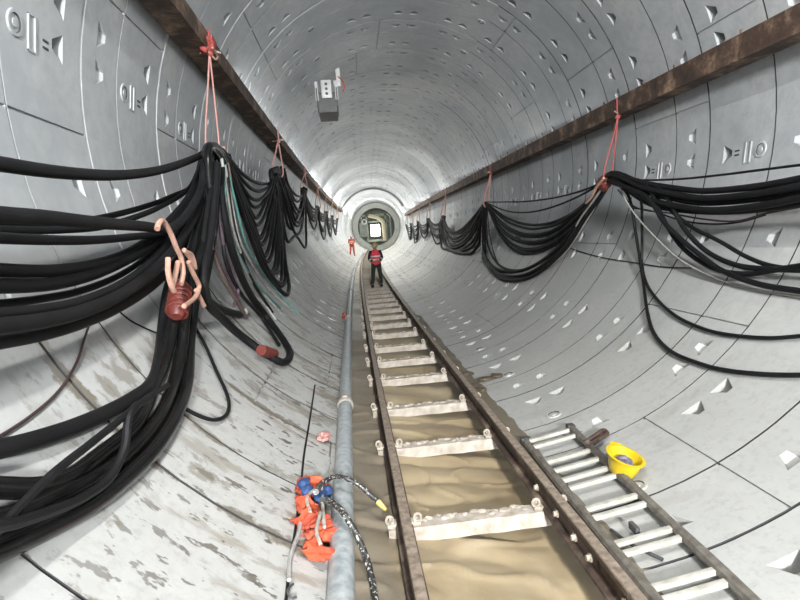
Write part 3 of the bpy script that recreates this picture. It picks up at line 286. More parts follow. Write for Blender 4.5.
# ------------------------------------------------------------------ mesh building
class MB:
    def __init__(s): s.v = []; s.f = []; s.m = []
    def add(s, verts, faces, mi=0):
        o = len(s.v); s.v += [tuple(p) for p in verts]
        s.f += [tuple(i+o for i in f) for f in faces]; s.m += [mi]*len(faces); return s
    def box(s, c, size, rot=None, mi=0, ch=0.0):
        bm = bmesh.new(); bmesh.ops.create_cube(bm, size=1)
        bmesh.ops.scale(bm, vec=size, verts=bm.verts)
        if ch: bmesh.ops.bevel(bm, geom=bm.edges[:], offset=ch, segments=2, affect='EDGES', profile=.6)
        return s.bm(bm, c, rot, mi)
    def bm(s, bm, c=(0, 0, 0), rot=None, mi=0):
        mt = Matrix.Translation(Vector(c)) @ (rot.to_4x4() if rot else Matrix.Identity(4))
        bm.verts.ensure_lookup_table(); bm.verts.index_update()
        s.add([mt @ v.co for v in bm.verts], [[v.index for v in f.verts] for f in bm.faces], mi); bm.free(); return s
    def tube(s, pts, r, n=8, mi=0, cap=True, closed=False):
        P = [Vector(p) for p in pts]; k = len(P)
        rr = r if isinstance(r, (list, tuple)) else [r]*k
        T = []
        for i in range(k):
            a = P[(i-1) % k] if (closed or i > 0) else P[i]; b = P[(i+1) % k] if (closed or i < k-1) else P[i]
            d = b-a; T.append(d.normalized() if d.length > 1e-9 else Vector((0, 1, 0)))
        u = T[0].orthogonal().normalized(); V = []
        for i in range(k):
            u = u-T[i]*u.dot(T[i])
            u = u.normalized() if u.length > 1e-6 else T[i].orthogonal().normalized()
            w = T[i].cross(u)
            for j in range(n):
                a = 2*math.pi*j/n; V.append(P[i]+(u*math.cos(a)+w*math.sin(a))*rr[i])
        F = []
        for i in range(k if closed else k-1):
            i2 = (i+1) % k
            for j in range(n):
                F.append((i*n+j, i*n+(j+1) % n, i2*n+(j+1) % n, i2*n+j))
        if cap and not closed: F += [tuple(range(n-1, -1, -1)), tuple(range((k-1)*n, k*n))]
        return s.add(V, F, mi)
    def cyl(s, a, b, r, n=12, mi=0): return s.tube([a, b], r, n, mi)
    def sweep(s, prof, ys, mi=0, fn=None):      # constant cross-section (x,z) along the bending tunnel
        n = len(prof); V = []
        for y in ys:
            for (x, z) in prof: V.append(bend((x, y, z)))
        F = [(i*n+j, i*n+(j+1) % n, (i+1)*n+(j+1) % n, (i+1)*n+j) for i in range(len(ys)-1) for j in range(n)]
        F += [tuple(range(n-1, -1, -1)), tuple(range((len(ys)-1)*n, len(ys)*n))]
        return s.add(V, F, mi)
    def blob(s, c, r, seed=0, amp=.25, freq=2.0, sub=3, mi=0, rot=None):
        bm = bmesh.new(); bmesh.ops.create_icosphere(bm, subdivisions=sub, radius=1)
        for v in bm.verts:
            n = noise.noise(v.co*freq+Vector((seed*3.1, seed*1.7, seed))); n2 = abs(noise.noise(v.co*freq*2.3+Vector((seed, 5, 2))))
            v.co = v.co*(1+amp*n-amp*.6*n2); v.co = Vector((v.co.x*r[0], v.co.y*r[1], v.co.z*r[2]))
        return s.bm(bm, c, rot, mi)
    def build(s, name, mats, parent=None, smooth=True, origin=None):
        me = bpy.data.meshes.new(name)
        o = origin
        if o is None and parent is None:
            xs = list(zip(*s.v)); o = tuple((min(a)+max(a))/2 for a in xs)
        if o is None: o = (0, 0, 0)
        me.from_pydata([(p[0]-o[0], p[1]-o[1], p[2]-o[2]) for p in s.v], [], s.f)
        mats = mats if isinstance(mats, (list, tuple)) else [mats]
        for m in mats: me.materials.append(m)
        if len(mats) > 1: me.polygons.foreach_set('material_index', s.m)
        me.polygons.foreach_set('use_smooth', [smooth]*len(me.polygons))
        bm = bmesh.new(); bm.from_mesh(me); bmesh.ops.recalc_face_normals(bm, faces=bm.faces[:]); bm.to_mesh(me); bm.free()
        if smooth: me.set_sharp_from_angle(angle=math.radians(42))
        ob = bpy.data.objects.new(name, me); C.objects.link(ob); ob.location = o
        if parent is not None: ob.parent = parent
        return ob
def tag(o, label, cat, group=None, kind=None):
    o['label'] = label; o['category'] = cat
    if group: o['group'] = group
    if kind: o['kind'] = kind
    return o
def thing(name, label, cat, loc=(0, 0, 0), rz=0, group=None):
    o = bpy.data.objects.new(name, None); C.objects.link(o); o.empty_display_size = .1
    o.location = loc; o.rotation_euler = (0, 0, rz)
    return tag(o, label, cat, group)
def smooth_path(pts, n=7):
    P = [Vector(p) for p in pts]; out = []
    for i in range(len(P)-1):
        p0 = P[i-1] if i else P[i]*2-P[i+1]; p1, p2 = P[i], P[i+1]; p3 = P[i+2] if i+2 < len(P) else P[i+1]*2-P[i]
        # centripetal Catmull-Rom
        def tj(t, a, b): return t+max((b-a).length, 1e-4)**.5
        t0 = 0; t1 = tj(t0, p0, p1); t2 = tj(t1, p1, p2); t3 = tj(t2, p2, p3)
        for k in range(n):
            t = t1+(t2-t1)*k/n
            a1 = p0*((t1-t)/(t1-t0))+p1*((t-t0)/(t1-t0)); a2 = p1*((t2-t)/(t2-t1))+p2*((t-t1)/(t2-t1)); a3 = p2*((t3-t)/(t3-t2))+p3*((t-t2)/(t3-t2))
            b1 = a1*((t2-t)/(t2-t0))+a2*((t-t0)/(t2-t0)); b2 = a2*((t3-t)/(t3-t1))+a3*((t-t1)/(t3-t1))
            out.append(b1*((t2-t)/(t2-t1))+b2*((t-t1)/(t2-t1)))
    out.append(P[-1]); return out
def clamp_r(p, r):       # keep a point inside the lining
    x, y, z = p; h = math.hypot(x, z)
    return (x, y, z) if h <= r else (x*r/h, y, z*r/h)
# ------------------------------------------------------------------ lining
def cp(th, y, r=R):
    a = math.radians(th); return bend((r*math.sin(a), y, -r*math.cos(a)))
PAIRS = [17, 39.5, 62, 84.8, 107.4, 124.7, 142, 158, 175.5, -167.5, -140, -124, -100.8, -78, -55, -35, -15]
SEAMS = {-2: [0, 62, 130, -170, -110, -52], -1: [25, 85, 148, -150, -88, -28], 0: [48, 108, 165, -160, -109.4, -41.5], 1: [94, 35, 150, -145, -95, -30],
         2: [116, 60, 175, -131.6, -80, -20], 3: [139, 80, 25, -131.7, -75, -25], 4: [-175.5, 117, 60, 5, -115, -55]}
PARTS = {k: MB() for k in ('floor', 'wall_right', 'ceiling', 'wall_left')}
def which(th):
    th = (th+180) % 360-180
    if abs(th) < 46: return 'floor'
    if abs(th) > 122: return 'ceiling'
    return 'wall_right' if th > 0 else 'wall_left'
def build_ring(n):
    y0 = J0+RING*n; near = -2 <= n <= 12; pk = -2 <= n <= 26
    rj = rnd.uniform(-.004, .004); g = .007; cw = .021 if near else .026; gd = .024
    th0 = -180.
    ths = set(round(-180+i*4.0, 3) for i in range(90)); pocket = []
    if pk:
        for c in PAIRS:
            for s in (-2.75, 2.75):
                if rnd.random() < .04: continue
                a = c+s+rnd.uniform(-.25, .25); hw = 1.9
                if any(abs(((a-q+180) % 360)-180) < 3.2 for q, _ in pocket): continue
                
                if n <= 2 and -80 < a < -8: continue
                if n == -1 and 28 < a < 48: a -= 5.7
                pocket.append((round(a, 3), hw))
    seams = []
    if near or pk:
        for sdeg in SEAMS.get(n, [((n*37) % 60)+60*k-180+8 for k in range(6)]):
            w = .17 if near else .25
            if any(abs(((sdeg-q+180) % 360)-180) < 2.2 for q, _ in pocket): sdeg = sdeg+2.7
            if any(abs(((sdeg-q+180) % 360)-180) < 1.9 for q, _ in pocket): continue
            seams.append((sdeg, w))
    special = [(a-h, a+h) for a, h in pocket]+[(a-h, a+h) for a, h in seams]
    def norm(t): return round(((t+180) % 360)-180, 3)
    ths = set(t for t in ths if not any(abs(((t-(a+b)/2+180) % 360)-180) < (b-a)/2+.35 for a, b in special))
    pcells, scells = {}, set()
    for a, h in pocket:
        l, r_ = norm(a-h), norm(a+h); ths |= {l, r_}; pcells[l] = a
    for a, h in seams:
        l, r_ = norm(a-h), norm(a+h); ths |= {l, r_}; scells.add(l)
    T = sorted(ths); T.append(T[0]+360)
    yl = [('g', 0, g), ('h', g, g+cw), ('c', g+cw, .27), ('pa', .27, .42), ('c', .42, .682)]
    if near: yl += [('m', .682, .700)]
    yl += [('c', .700 if near else .682, 1.31), ('pb', 1.31, 1.46), ('c', 1.46, RING-g-cw), ('h2', RING-g-cw, RING-g), ('g', RING-g, RING)]
    if not pk: yl = [('g', 0, g), ('h', g, g+cw), ('c', g+cw, RING-g-cw), ('h2', RING-g-cw, RING-g), ('g', RING-g, RING)]
    for i in range(len(T)-1):
        a, b = T[i], T[i+1]; mb = PARTS[which((a+b)/2)]
        isS = a in scells; isP = a in pcells
        rS = R+(.02 if isS else 0)
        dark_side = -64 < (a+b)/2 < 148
        for kind, ya, yb in yl:
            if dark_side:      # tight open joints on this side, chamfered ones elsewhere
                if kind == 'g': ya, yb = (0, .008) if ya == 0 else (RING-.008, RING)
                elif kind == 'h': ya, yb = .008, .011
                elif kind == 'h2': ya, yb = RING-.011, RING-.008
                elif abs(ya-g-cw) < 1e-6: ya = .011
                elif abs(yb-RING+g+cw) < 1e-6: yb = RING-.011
            ya += y0; yb += y0; r = R+rj
            if kind == 'g': r = R+gd
            elif kind == 'm': r = R+.02
            elif isS and kind not in ('h', 'h2'): r = R+rj+.018
            if kind in ('pa', 'pb') and isP:
                dp = .13; q = (b-a)*.36
                yd, ys_ = (ya, yb) if kind == 'pa' else (yb, ya)    # deep end toward the ring joint
                A, B, E, F_ = cp(a, yd, r), cp(b, yd, r), cp(b, ys_, r), cp(a, ys_, r)
                Ad, Bd = cp(a+q*.3, yd, r+dp), cp(b-q*.3, yd, r+dp); E2, F2 = cp(b-q, ys_, r), cp(a+q, ys_, r)
                mb.add([A, B, E, F_, Ad, Bd, E2, F2], [(0, 1, 5, 4), (4, 5, 6, 7), (0, 4, 7), (0, 7, 3), (1, 6, 5), (1, 2, 6)])
                continue
            ra, rb = r, r
            if kind == 'h': ra = R+gd
            if kind == 'h2': rb = R+gd
            mb.add([cp(a, ya, ra), cp(b, ya, ra), cp(b, yb, rb), cp(a, yb, rb)], [(0, 1, 2, 3)], 1 if kind == 'g' or (dark_side and kind in ('h', 'h2')) else 0)  # joint walls coloured dark: painted shade at right, mud fill at lower left
            if False: pass
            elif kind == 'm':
                for y_ in (ya, yb): mb.add([cp(a, y_, R+rj), cp(b, y_, R+rj), cp(b, y_, r), cp(a, y_, r)], [(0, 1, 2, 3)], 1 if dark_side else 0)  # mid-groove walls get the same painted shade
            if isS and kind not in ('g', 'h', 'h2'):
                for t_ in (a, b): mb.add([cp(t_, ya, R+rj), cp(t_, yb, R+rj), cp(t_, yb, r), cp(t_, ya, r)], [(0, 1, 2, 3)])
    # cast marks of each ring: grout socket, bar recess and two short strokes
    if near:
        for th in (81.6, -97.8, 14.8, -150, 150):
            mb = PARTS[which(th)]
            yc = y0+.86; k = 20
            def ring_pts(rad, rr): return [cp(th+math.degrees(rad*math.cos(2*math.pi*j/k)/R), yc+rad*math.sin(2*math.pi*j/k), rr) for j in range(k)]
            L = [ring_pts(.085, R+rj+.002), ring_pts(.080, R+rj-.012), ring_pts(.060, R+rj-.012), ring_pts(.055, R+rj+.001), ring_pts(.030, R+rj+.001), ring_pts(.026, R+rj-.010)]
            V = sum(L, []); F = [(u*k+j, u*k+(j+1) % k, (u+1)*k+(j+1) % k, (u+1)*k+j) for u in range(5) for j in range(k)]
            mats = [0, 0, 1, 1, 0]
            for u in range(5): mb.add(V, [(u*k+j, u*k+(j+1) % k, (u+1)*k+(j+1) % k, (u+1)*k+j) for j in range(k)], mats[u])
            mb.add(L[5], [tuple(range(k))], 0)
            def rel(dy, dt, sy, st, h, mi):
                pts = []
                for rr in (R+rj+.004, R+rj-h):
                    for (u, w) in ((-1, -1), (1, -1), (1, 1), (-1, 1)):
                        pts.append(cp(th+dt+math.degrees(w*st/R), y0+dy+u*sy, rr))
                mb.add(pts, [(4, 5, 6, 7), (0, 1, 5, 4), (1, 2, 6, 5), (2, 3, 7, 6), (3, 0, 4, 7)], mi)
            if abs(th) < 120 and abs(th) > 60:
                for du, dw, a_, b_ in ((-.04, 0, .006, .12), (.04, 0, .006, .12)): rel(1.05+du, 0, a_, b_, .010, 0)
                for dw in (-1, 1): rel(1.05, dw*2.1, .046, .006, .010, 0)
                for dw in (-.42, .42): rel(1.225, .3+dw, .035, .008, .006, 1)
for n in range(-9, 49): build_ring(n)
for k, mb in PARTS.items():
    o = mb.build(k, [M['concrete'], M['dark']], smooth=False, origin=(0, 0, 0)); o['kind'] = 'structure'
    o['label'] = {'floor': 'pale concrete invert of the tunnel, streaked with mud', 'wall_right': 'right side of the pale concrete segment lining',
                  'wall_left': 'left side of the pale concrete segment lining', 'ceiling': 'grey concrete crown of the segment lining'}[k]
# ------------------------------------------------------------------ steel beams along both walls
def chan(xi, xo, zb, zt, s=.03):  # C section open to the wall
    sg = 1 if xo > xi else -1
    return [(xi, zb), (xo, zb), (xo, zb+s), (xi+sg*s, zb+s), (xi+sg*s, zt-s), (xo, zt-s), (xo, zt), (xi, zt)]
LB = chan(-2.57, -2.84, 1.15, 1.36); RB = chan(2.78, 3.03, .40, .64)
def beam(name, label, c, y0, y1, side, zt):
    t = thing(name, label, 'beam', bend((c[0][0], y0, c[0][1])), 0, 'rusty beams along the walls')
    org = Matrix.Translation(-Vector(t.location))
    ys = [y0+(y1-y0)*i/40 for i in range(41)]
    o = MB().sweep(c, ys).build('channel', M['rust'], t, smooth=False, origin=(0, 0, 0)); o.matrix_parent_inverse = org
    y = y0+.35; k = 0
    while y < min(y1, 34):
        m = MB(); x = c[1][0]; w = math.sqrt(R*R-zt*zt)*side
        m.box(bend(((x+w)/2, y, zt+.008)), (abs(w-x)+.25, .05, .014)).cyl(bend((c[0][0]+side*.05, y, zt+.01)), bend((c[0][0]+side*.05, y, zt+.055)), .014, 8)
        b = m.build('bracket', M['rust'], t, smooth=False, origin=(0, 0, 0)); b.matrix_parent_inverse = org
        y += 1.16; k += 1
    return t
beam('steel_beam', 'long rusty steel beam running along the left wall above the cables', LB, -1.5, 50, -1, 1.36)
beam('steel_beam', 'nearest rusty beam length on the right wall, from the splice to the right edge', RB, .5, 7.0, 1, .64)
beam('steel_beam', 'long rusty beam on the right wall running from the splice into the distance', RB, 7.02, 50, 1, .64)
# ------------------------------------------------------------------ mud between the rails
def mud():
    prof = [(-1.55, -2.80), (-1.40, -2.845), (-1.2, -2.87), (-1.0, -2.89), (-.75, -2.935), (-.5, -2.965), (-.25, -2.995), (0, -3.03), (.2, -3.092), (.4, -3.137), (.6, -3.155), (.85, -3.17)]
    def h(x):
        for (a, za), (b, zb) in zip(prof, prof[1:]):
            if a <= x <= b: return za+(zb-za)*(x-a)/(b-a)
        return -3.14
    mb = MB(); nx = 90; V = []; ys = []
    y = 1.2
    while y < 62: ys.append(y); y += .022 if y < 6 else .12 if y < 20 else .6
    for y in ys:
        for i in range(nx+1):
            x = -1.55+2.4*i/nx
            r1 = abs(noise.noise(Vector((x*1.5, y*2.6, 1.3)))); r2 = noise.noise(Vector((x*4, y*7, 4)))
            fa = (1 if y < 8 else max(.15, 1-(y-8)/10))*(1 if x < 0 else max(.25, 1-x*3))
            z = h(x)-(.03 if y > 14 else 0)+fa*.065*(r1-.25)+fa*.010*r2+fa*.015*noise.noise(Vector((x*.9, y*.8, 9)))
            cr = noise.noise(Vector((x*1.7+noise.noise(Vector((x*2, y*2, 7)))*.8, y*2.6, 3.7)))
            z += fa*.016*max(0, 1-abs(cr)*9)
            V.append(bend((x, y, z)))
    F = [(j*(nx+1)+i, j*(nx+1)+i+1, (j+1)*(nx+1)+i+1, (j+1)*(nx+1)+i) for j in range(len(ys)-1) for i in range(nx)]
    mb.add(V, F); o = mb.build('wet_mud', M['mud'], origin=(0, 0, 0))
    tag(o, 'wet tan mud lying between and beside the two rails', 'mud', kind='stuff')
mud()
# ------------------------------------------------------------------ track
XL, XR = -.99, -.06
def rail_prof(x):
    z = ZR
    half = [(.012, z), (.030, z-.006), (.032, z-.030), (.010, z-.046), (.009, z-.115), (.052, z-.135), (.055, z-.15)]
    return [(x+a, b) for a, b in half]+[(x-a, b) for a, b in reversed(half)]
def head_prof(x):
    z = ZR
    return [(x-.026, z+.002), (x+.026, z+.002), (x+.029, z-.006), (x-.029, z-.006)]
def rail(x, label):
    ys = [1.2+i*.75 for i in range(90)]
    t = thing('rail', label, 'rail', bend((x, 1.2, ZR-.15)), 0, 'the two track rails')
    org = Matrix.Translation(-Vector(t.location))
    o = MB().sweep(rail_prof(x), ys).build('rail_body', M['rail'], t, smooth=False, origin=(0, 0, 0)); o.matrix_parent_inverse = org
    o = MB().sweep(head_prof(x), ys).build('running_surface', M['rail_top'], t, smooth=False, origin=(0, 0, 0)); o.matrix_parent_inverse = org
    o['label'] = 'worn pale running surface of the rail'
    return t, org
rail(XL, 'left rusty rail of the track, next to the pipe')
rt, org = rail(XR, 'right rusty rail of the track, next to the ladder')
fb = D['fishbolts']
m = MB().box(bend((XR-.016, (fb[0]+fb[3])/2, ZR-.078)), (.014, .95, .060), ch=.004)
fp = m.build('fishplate', M['rail'], rt, origin=(0, 0, 0)); fp.matrix_parent_inverse = org
for y in fb:
    m = MB().cyl(bend((XR-.012, y, ZR-.08)), bend((XR-.05, y, ZR-.08)), .016, 8).cyl(bend((XR-.012, y, ZR-.08)), bend((XR-.034, y, ZR-.08)), .024, 6)
    o = m.build('bolt', M['clip'], rt, origin=(0, 0, 0)); o.matrix_parent_inverse = org
# sleepers
def sleeper_meshes():
    m = MB(); zt = -.0; L0, L1 = -.565, .52      # local x about the track centre
    prof = [(-.060, -.09), (-.075, -.085), (-.055, 0), (.055, 0), (.075, -.085), (.060, -.09), (.045, -.012), (-.045, -.012)]
    n = 26; V = []
    for i in range(n+1):
        x = L0+(L1-L0)*i/n
        for (y, z) in prof:
            w = .004*noise.noise(Vector((x*9, y*20, z*20)))
            V.append((x, y+w, z+w))
    k = len(prof); F = [(i*k+j, i*k+(j+1) % k, (i+1)*k+(j+1) % k, (i+1)*k+j) for i in range(n) for j in range(k)]
    F += [tuple(range(k)), tuple(range(n*k, n*k+k))]
    m.add(V, F)
    lump = MB()
    rl = random.Random(3)
    for i in range(16):
        x = rl.uniform(-.36, .40); s = rl.uniform(.012, .032)
        lump.blob((x, rl.uniform(.0, .06), .003), (s*1.5, s, s*.55), i, .4, 1.5, 1)
    clips = []
    for (x, s) in ((XL+.525, -1), (XL+.525, 1), (XR+.525, -1), (XR+.525, 1)):
        c = MB(); cx = x+s*.075
        c.box((cx, 0, .012), (.06, .075, .024), ch=.006)
        c.tube([(cx+s*.012+.022*math.cos(a), -.012, .042+.026*math.sin(a)) for a in [2*math.pi*q/12 for q in range(12)]], .009, 6, closed=True)
        c.cyl((cx, .018, .02), (cx, .018, .05), .014, 7)
        clips.append(c)
    return m, lump, clips
sm, lump, clips = sleeper_meshes()
root0 = thing('sleeper', '', 'sleeper')
sleeper_kids = [sm.build('sleeper_body', M['sleeper'], root0, smooth=False), lump.build('mud_crust', M['sleeper'], root0)]
for i, c in enumerate(clips): sleeper_kids.append(c.build('rail_clip', M['clip'], root0))
ORD = ['nearest', 'second nearest', 'third nearest', 'fourth nearest', 'fifth nearest', 'sixth nearest', 'seventh nearest', 'eighth nearest', 'ninth nearest', 'tenth nearest']
ys = list(D['sleepers'])
while ys[-1] < 58: ys.append(ys[-1]+1.13)
for i, y in enumerate(ys):
    if i == 0: r_ = root0; kids = sleeper_kids
    else:
        r_ = root0.copy(); C.objects.link(r_)
        for ch in sleeper_kids if i < 14 else sleeper_kids[:1]+sleeper_kids[2:]:
            c = ch.copy(); C.objects.link(c); c.parent = r_
    r_.location = bend((-.525, y, ZR-.151)); r_.rotation_euler = (0, 0, -math.atan(2*K*y)+rnd.uniform(-.012, .012))
    r_['label'] = ('%s mud splashed sleeper across the track' % ORD[i]) if i < 10 else 'muddy sleeper far down the track, beyond the tenth from the camera'
    r_['group'] = 'sleepers under the rails'
# ------------------------------------------------------------------ pipe
PX, PZ, PR = -1.365, -2.765, .07
t = thing('steel_pipe', 'long grey galvanised pipe lying along the left side of the track', 'pipe', bend((PX, 1.0, PZ-PR)))
org = Matrix.Translation(-Vector(t.location))
m = MB().tube([bend((PX, 1.0+i*.8, PZ)) for i in range(75)], PR, 20); o = m.build('pipe_body', M['pipe'], t, origin=(0, 0, 0)); o.matrix_parent_inverse = org
for y in (5.75, 11.8, 17.8, 23.8, 29.8):
    m = MB().tube([bend((PX, y-.09+d, PZ)) for d in (0, .02, .07, .11, .16, .18)], [PR+.004, PR+.018, PR+.016, PR+.016, PR+.018, PR+.004], 20)
    m.box(bend((PX+.0, y, PZ+PR+.018)), (.05, .07, .03), ch=.006)
    o = m.build('coupling', M['collar'], t, origin=(0, 0, 0)); o.matrix_parent_inverse = org; o['label'] = 'muddy pipe coupling'
# ------------------------------------------------------------------ cables
CABLE_ROOT = {}
for name, label, group, rad, mat, pts in D['cab']:
    P = [bend(p) for p in smooth_path(pts, 8)]
    fixed = []
    for p in P:
        o_ = off(p[1]); q = clamp_r((p[0]-o_, p[1], p[2]), R-rad-.004); fixed.append((q[0]+o_, q[1], q[2]))
    o = MB().tube(fixed, rad, 12 if rad > .02 else 8).build(name, M[mat])
    tag(o, label, 'cable', group)
# distant hangers and cables
def far_side(sign, hooks, X, zb, n, seedv, word):
    rr_ = random.Random(seedv)
    for k in range(n):
        rad = rr_.uniform(.034, .05); pts = []
        sag0 = .25+1.0*k/n
        for i, (y, z) in enumerate(hooks):
            x = sign*(X+rr_.uniform(-.05, .08)); pts.append((x, y, z+rr_.uniform(-.06, .03)))
            if i+1 < len(hooks):
                y2, z2 = hooks[i+1]; sg = sag0*rr_.uniform(.75, 1.2)
                for f, s in ((.12, .55), (.3, .92), (.5, 1.05), (.7, .92), (.88, .55)):
                    q = clamp_r((sign*(X+.05), y+(y2-y)*f, z+(z2-z)*f-sg*s), R-rad-.01); pts.append(q)
        P = [bend(clamp_r(p, R-rad-.006)) for p in smooth_path(pts, 4)]
        o = MB().tube(P, rad, 7).build('power_cable', M['cable'])
        tag(o, 'black cable slung in the distant bundles along the %s wall, past the third hanger' % word, 'cable', 'distant cables on the %s wall' % word)
G = D['gath']
LH = [(G[2][1], G[2][2])]+[(19.31+5.6*k, .35) for k in range(1, 5)]
RH = [(G[5][1], G[5][2])]+[(23.59+5.6*k, -.42) for k in range(1, 5)]
far_side(-1, LH, 2.62, 0, 9, 5, 'left'); far_side(1, RH, 2.62, 0, 9, 9, 'right')
# ------------------------------------------------------------------ ropes
def hanger(label, bx, y, zb, gx, gy, gz, mats, spread=.06, group='rope hangers under the beams', side=-1, rad=.011, knot=True, cloth=False, sx=.10):
    t = thing('rope_hanger', label, 'rope', bend((gx, gy, gz)), 0, group)
    org = Matrix.Translation(-Vector(t.location))
    def put(mb, name, m, lab=None):
        o = mb.build(name, m, t, origin=(0, 0, 0)); o.matrix_parent_inverse = org
        if lab: o['label'] = lab
    for s in (-1, 1):
        mb = MB().tube([bend(p) for p in smooth_path([(bx, y, zb-.01), ((bx*2+gx)/3+s*sx*.35, (y*2+gy)/3+s*spread*.4, (zb*2+gz)/3), (gx+s*sx, gy+s*spread, gz+.06), (gx+s*sx*.9, gy+s*spread*.9, gz-.05), (gx+s*sx*.5, gy+s*spread*.5, gz-.11)], 5)], rad, 7)
        put(mb, 'strand', M[mats[0]])
    # wrap around the beam
    w = .27*(1 if side > 0 else -1)
    loop = [(bx-side*.014, y, zb-.014), (bx-side*.014, y, zb+.22), (bx+w*.4, y+.03, zb+.25), (bx+w*.4, y+.03, zb-.016)]
    put(MB().tube([bend(p) for p in loop], rad, 7, closed=True), 'beam_loop', M[mats[1]])
    put(MB().blob(bend((bx-side*.01, y, zb-.03)), (.04, .045, .04), y, .4, 2, 2), 'knot', M[mats[1]])
    put(MB().cyl(bend((bx-.1, y-.1, zb+.03)), bend((bx+.1, y+.12, zb+.01)), rad*1.1, 7), 'rope_end', M['tape_white'])
    if cloth:
        put(MB().blob(bend((bx+.02, y+.02, zb+.08)), (.05, .13, .10), 3, .5, 1.8, 3).blob(bend((bx-.03, y-.12, zb+.0)), (.04, .05, .05), 4, .5, 2, 2), 'red_cloth', M['rope_red'], 'red cloth tied round the beam')
        put(MB().tube([bend(p) for p in smooth_path([(bx+.0, y-.05, zb-.02), (bx+.05, y+.05, zb-.08), (bx+.06, y+.12, zb-.03), (bx+.06, y-.1, zb-.0)], 6)], .012, 6), 'rope_end', M['rope_pale'])
    return t
hanger('pink rope with red cloth on the left beam holding the nearest left cables', -2.57, G[0][1], 1.15, G[0][0], G[0][1], G[0][2], ('rope', 'rope_red'), .07, cloth=True, rad=.010, sx=.06)
hanger('pink rope holding the second left cable bundle under the beam', -2.57, G[1][1]-.1, 1.15, G[1][0], G[1][1], G[1][2], ('rope', 'rope'), .12, rad=.017)
hanger('pink rope holding the third left cable bundle under the beam', -2.57, G[2][1]-.1, 1.15, G[2][0], G[2][1], G[2][2], ('rope', 'rope'), .12, rad=.02)
hanger('red rope holding the nearest right cable bundle under the right beam', 2.78, G[3][1], .40, G[3][0], G[3][1], G[3][2], ('rope_red', 'rope_red'), .08, side=1, rad=.010)
hanger('pink rope holding the second right cable bundle under the right beam', 2.78, G[4][1], .40, G[4][0], G[4][1], G[4][2], ('rope', 'rope_red'), .14, side=1, rad=.02)
hanger('pink rope holding the third right cable bundle under the right beam', 2.78, G[5][1], .40, G[5][0], G[5][1], G[5][2], ('rope', 'rope'), .12, side=1, rad=.024)
for (y, z) in LH[1:]: hanger('pale rope holding a distant left cable bundle past the third', -2.57, y, 1.15, -2.62, y, z, ('rope_pale', 'rope_pale'), .12, rad=.02, group='distant left rope hangers')
for (y, z) in RH[1:]: hanger('pale rope holding a distant right cable bundle past the third', 2.78, y, .40, 2.65, y, z, ('rope_pale', 'rope_pale'), .12, side=1, rad=.02, group='distant right rope hangers')
# rope drop below the near left hanger
g = G[0]
o = MB().tube(smooth_path([bend((g[0]+.10, g[1]+.10, g[2]+.05)), bend((g[0]+.12, g[1]+.15, g[2]-.2)), bend((g[0]+.12, g[1]+.13, g[2]-.75))], 6), .016, 7).tube(smooth_path([bend((g[0]+.10, g[1]+.16, g[2]+.02)), bend((g[0]+.12, g[1]+.2, g[2]-.25)), bend((g[0]+.13, g[1]+.19, g[2]-.55))], 6), .014, 7).build('rope', M['rope'])
tag(o, 'pink doubled rope end dangling from the near left hanger', 'rope')
# red tie round the dropping cables
tl = [Vector(bend(p)) for p in D['tieline']]
ax = (tl[-1]-tl[0]).normalized(); c0 = tl[3]
def around(c, ax, r, a, ell=1.0):
    u = ax.cross(Vector((1, 0, 0))).normalized(); w = ax.cross(u)
    return c+u*math.cos(a)*r+w*math.sin(a)*r*ell
t = thing('cable_tie', 'red wrapped tie binding the thick cables under the near left hanger', 'tie', tl[-1])
org = Matrix.Translation(-tl[-1])
mb = MB(); n = 7
L_ = (tl[5]-tl[1]).length
mb.tube([tl[1]+(tl[5]-tl[1])*i/8 for i in range(9)], [.045, .068, .074, .07, .075, .071, .074, .066, .04], 16)
o = mb.build('wrap', M['tape_red'], t, origin=(0, 0, 0)); o.matrix_parent_inverse = org
mb = MB()
spiral = [around(tl[1]+(tl[5]-tl[1])*(.08+.84*i/60), ax, .078, i*.62) for i in range(61)]
mb.tube(spiral, .011, 6); o = mb.build('cord', M['tape_red'], t, origin=(0, 0, 0)); o.matrix_parent_inverse = org
t = thing('rope_sling', 'pale pink rope sling running from the left cables down to the red tie', 'rope', tl[0])
org = Matrix.Translation(-tl[0])
def sling(pts, r=.018):
    o = MB().tube(smooth_path(pts, 6), r, 8).build('strand', M['rope_pale'], t, origin=(0, 0, 0)); o.matrix_parent_inverse = org
SL = D['sling']
for p in SL: sling([bend(q) for q in p])
# tapes and rags
def blob_thing(name, label, cat, c, r, mat, seed=1, amp=.4, sub=3, rot=None):
    o = MB().blob((0, 0, 0), r, seed, amp, 2.0, sub, 0, rot).build(name, M[mat], origin=(0, 0, 0)); o.location = bend(c); return tag(o, label, cat)
blob_thing('tape_knot', 'white tape knot wound on the cable end right of the red tie', 'tape', D['knotw'], (.06, .09, .06), 'tape_white', 3)
rt_ = D['redtape']
o = MB().tube([bend((rt_[0]-.03+.03*i, rt_[1]-.22+.09*i, rt_[2]+.10-.035*i)) for i in range(4)], [.058, .062, .06, .056], 12).build('red_tape', M['tape_red'])
tag(o, 'red tape wound on the low hairpin cable left of the pipe', 'tape')
blob_thing('rag', 'small pinkish rag lying on concrete left of the pipe', 'rag', D['rag'], (.06, .09, .035), 'rope', 5, .6)
blob_thing('rag', 'small red rag on the far stretch of pipe', 'rag', D['redrag'], (.07, .16, .09), 'rope_red', 6, .5)
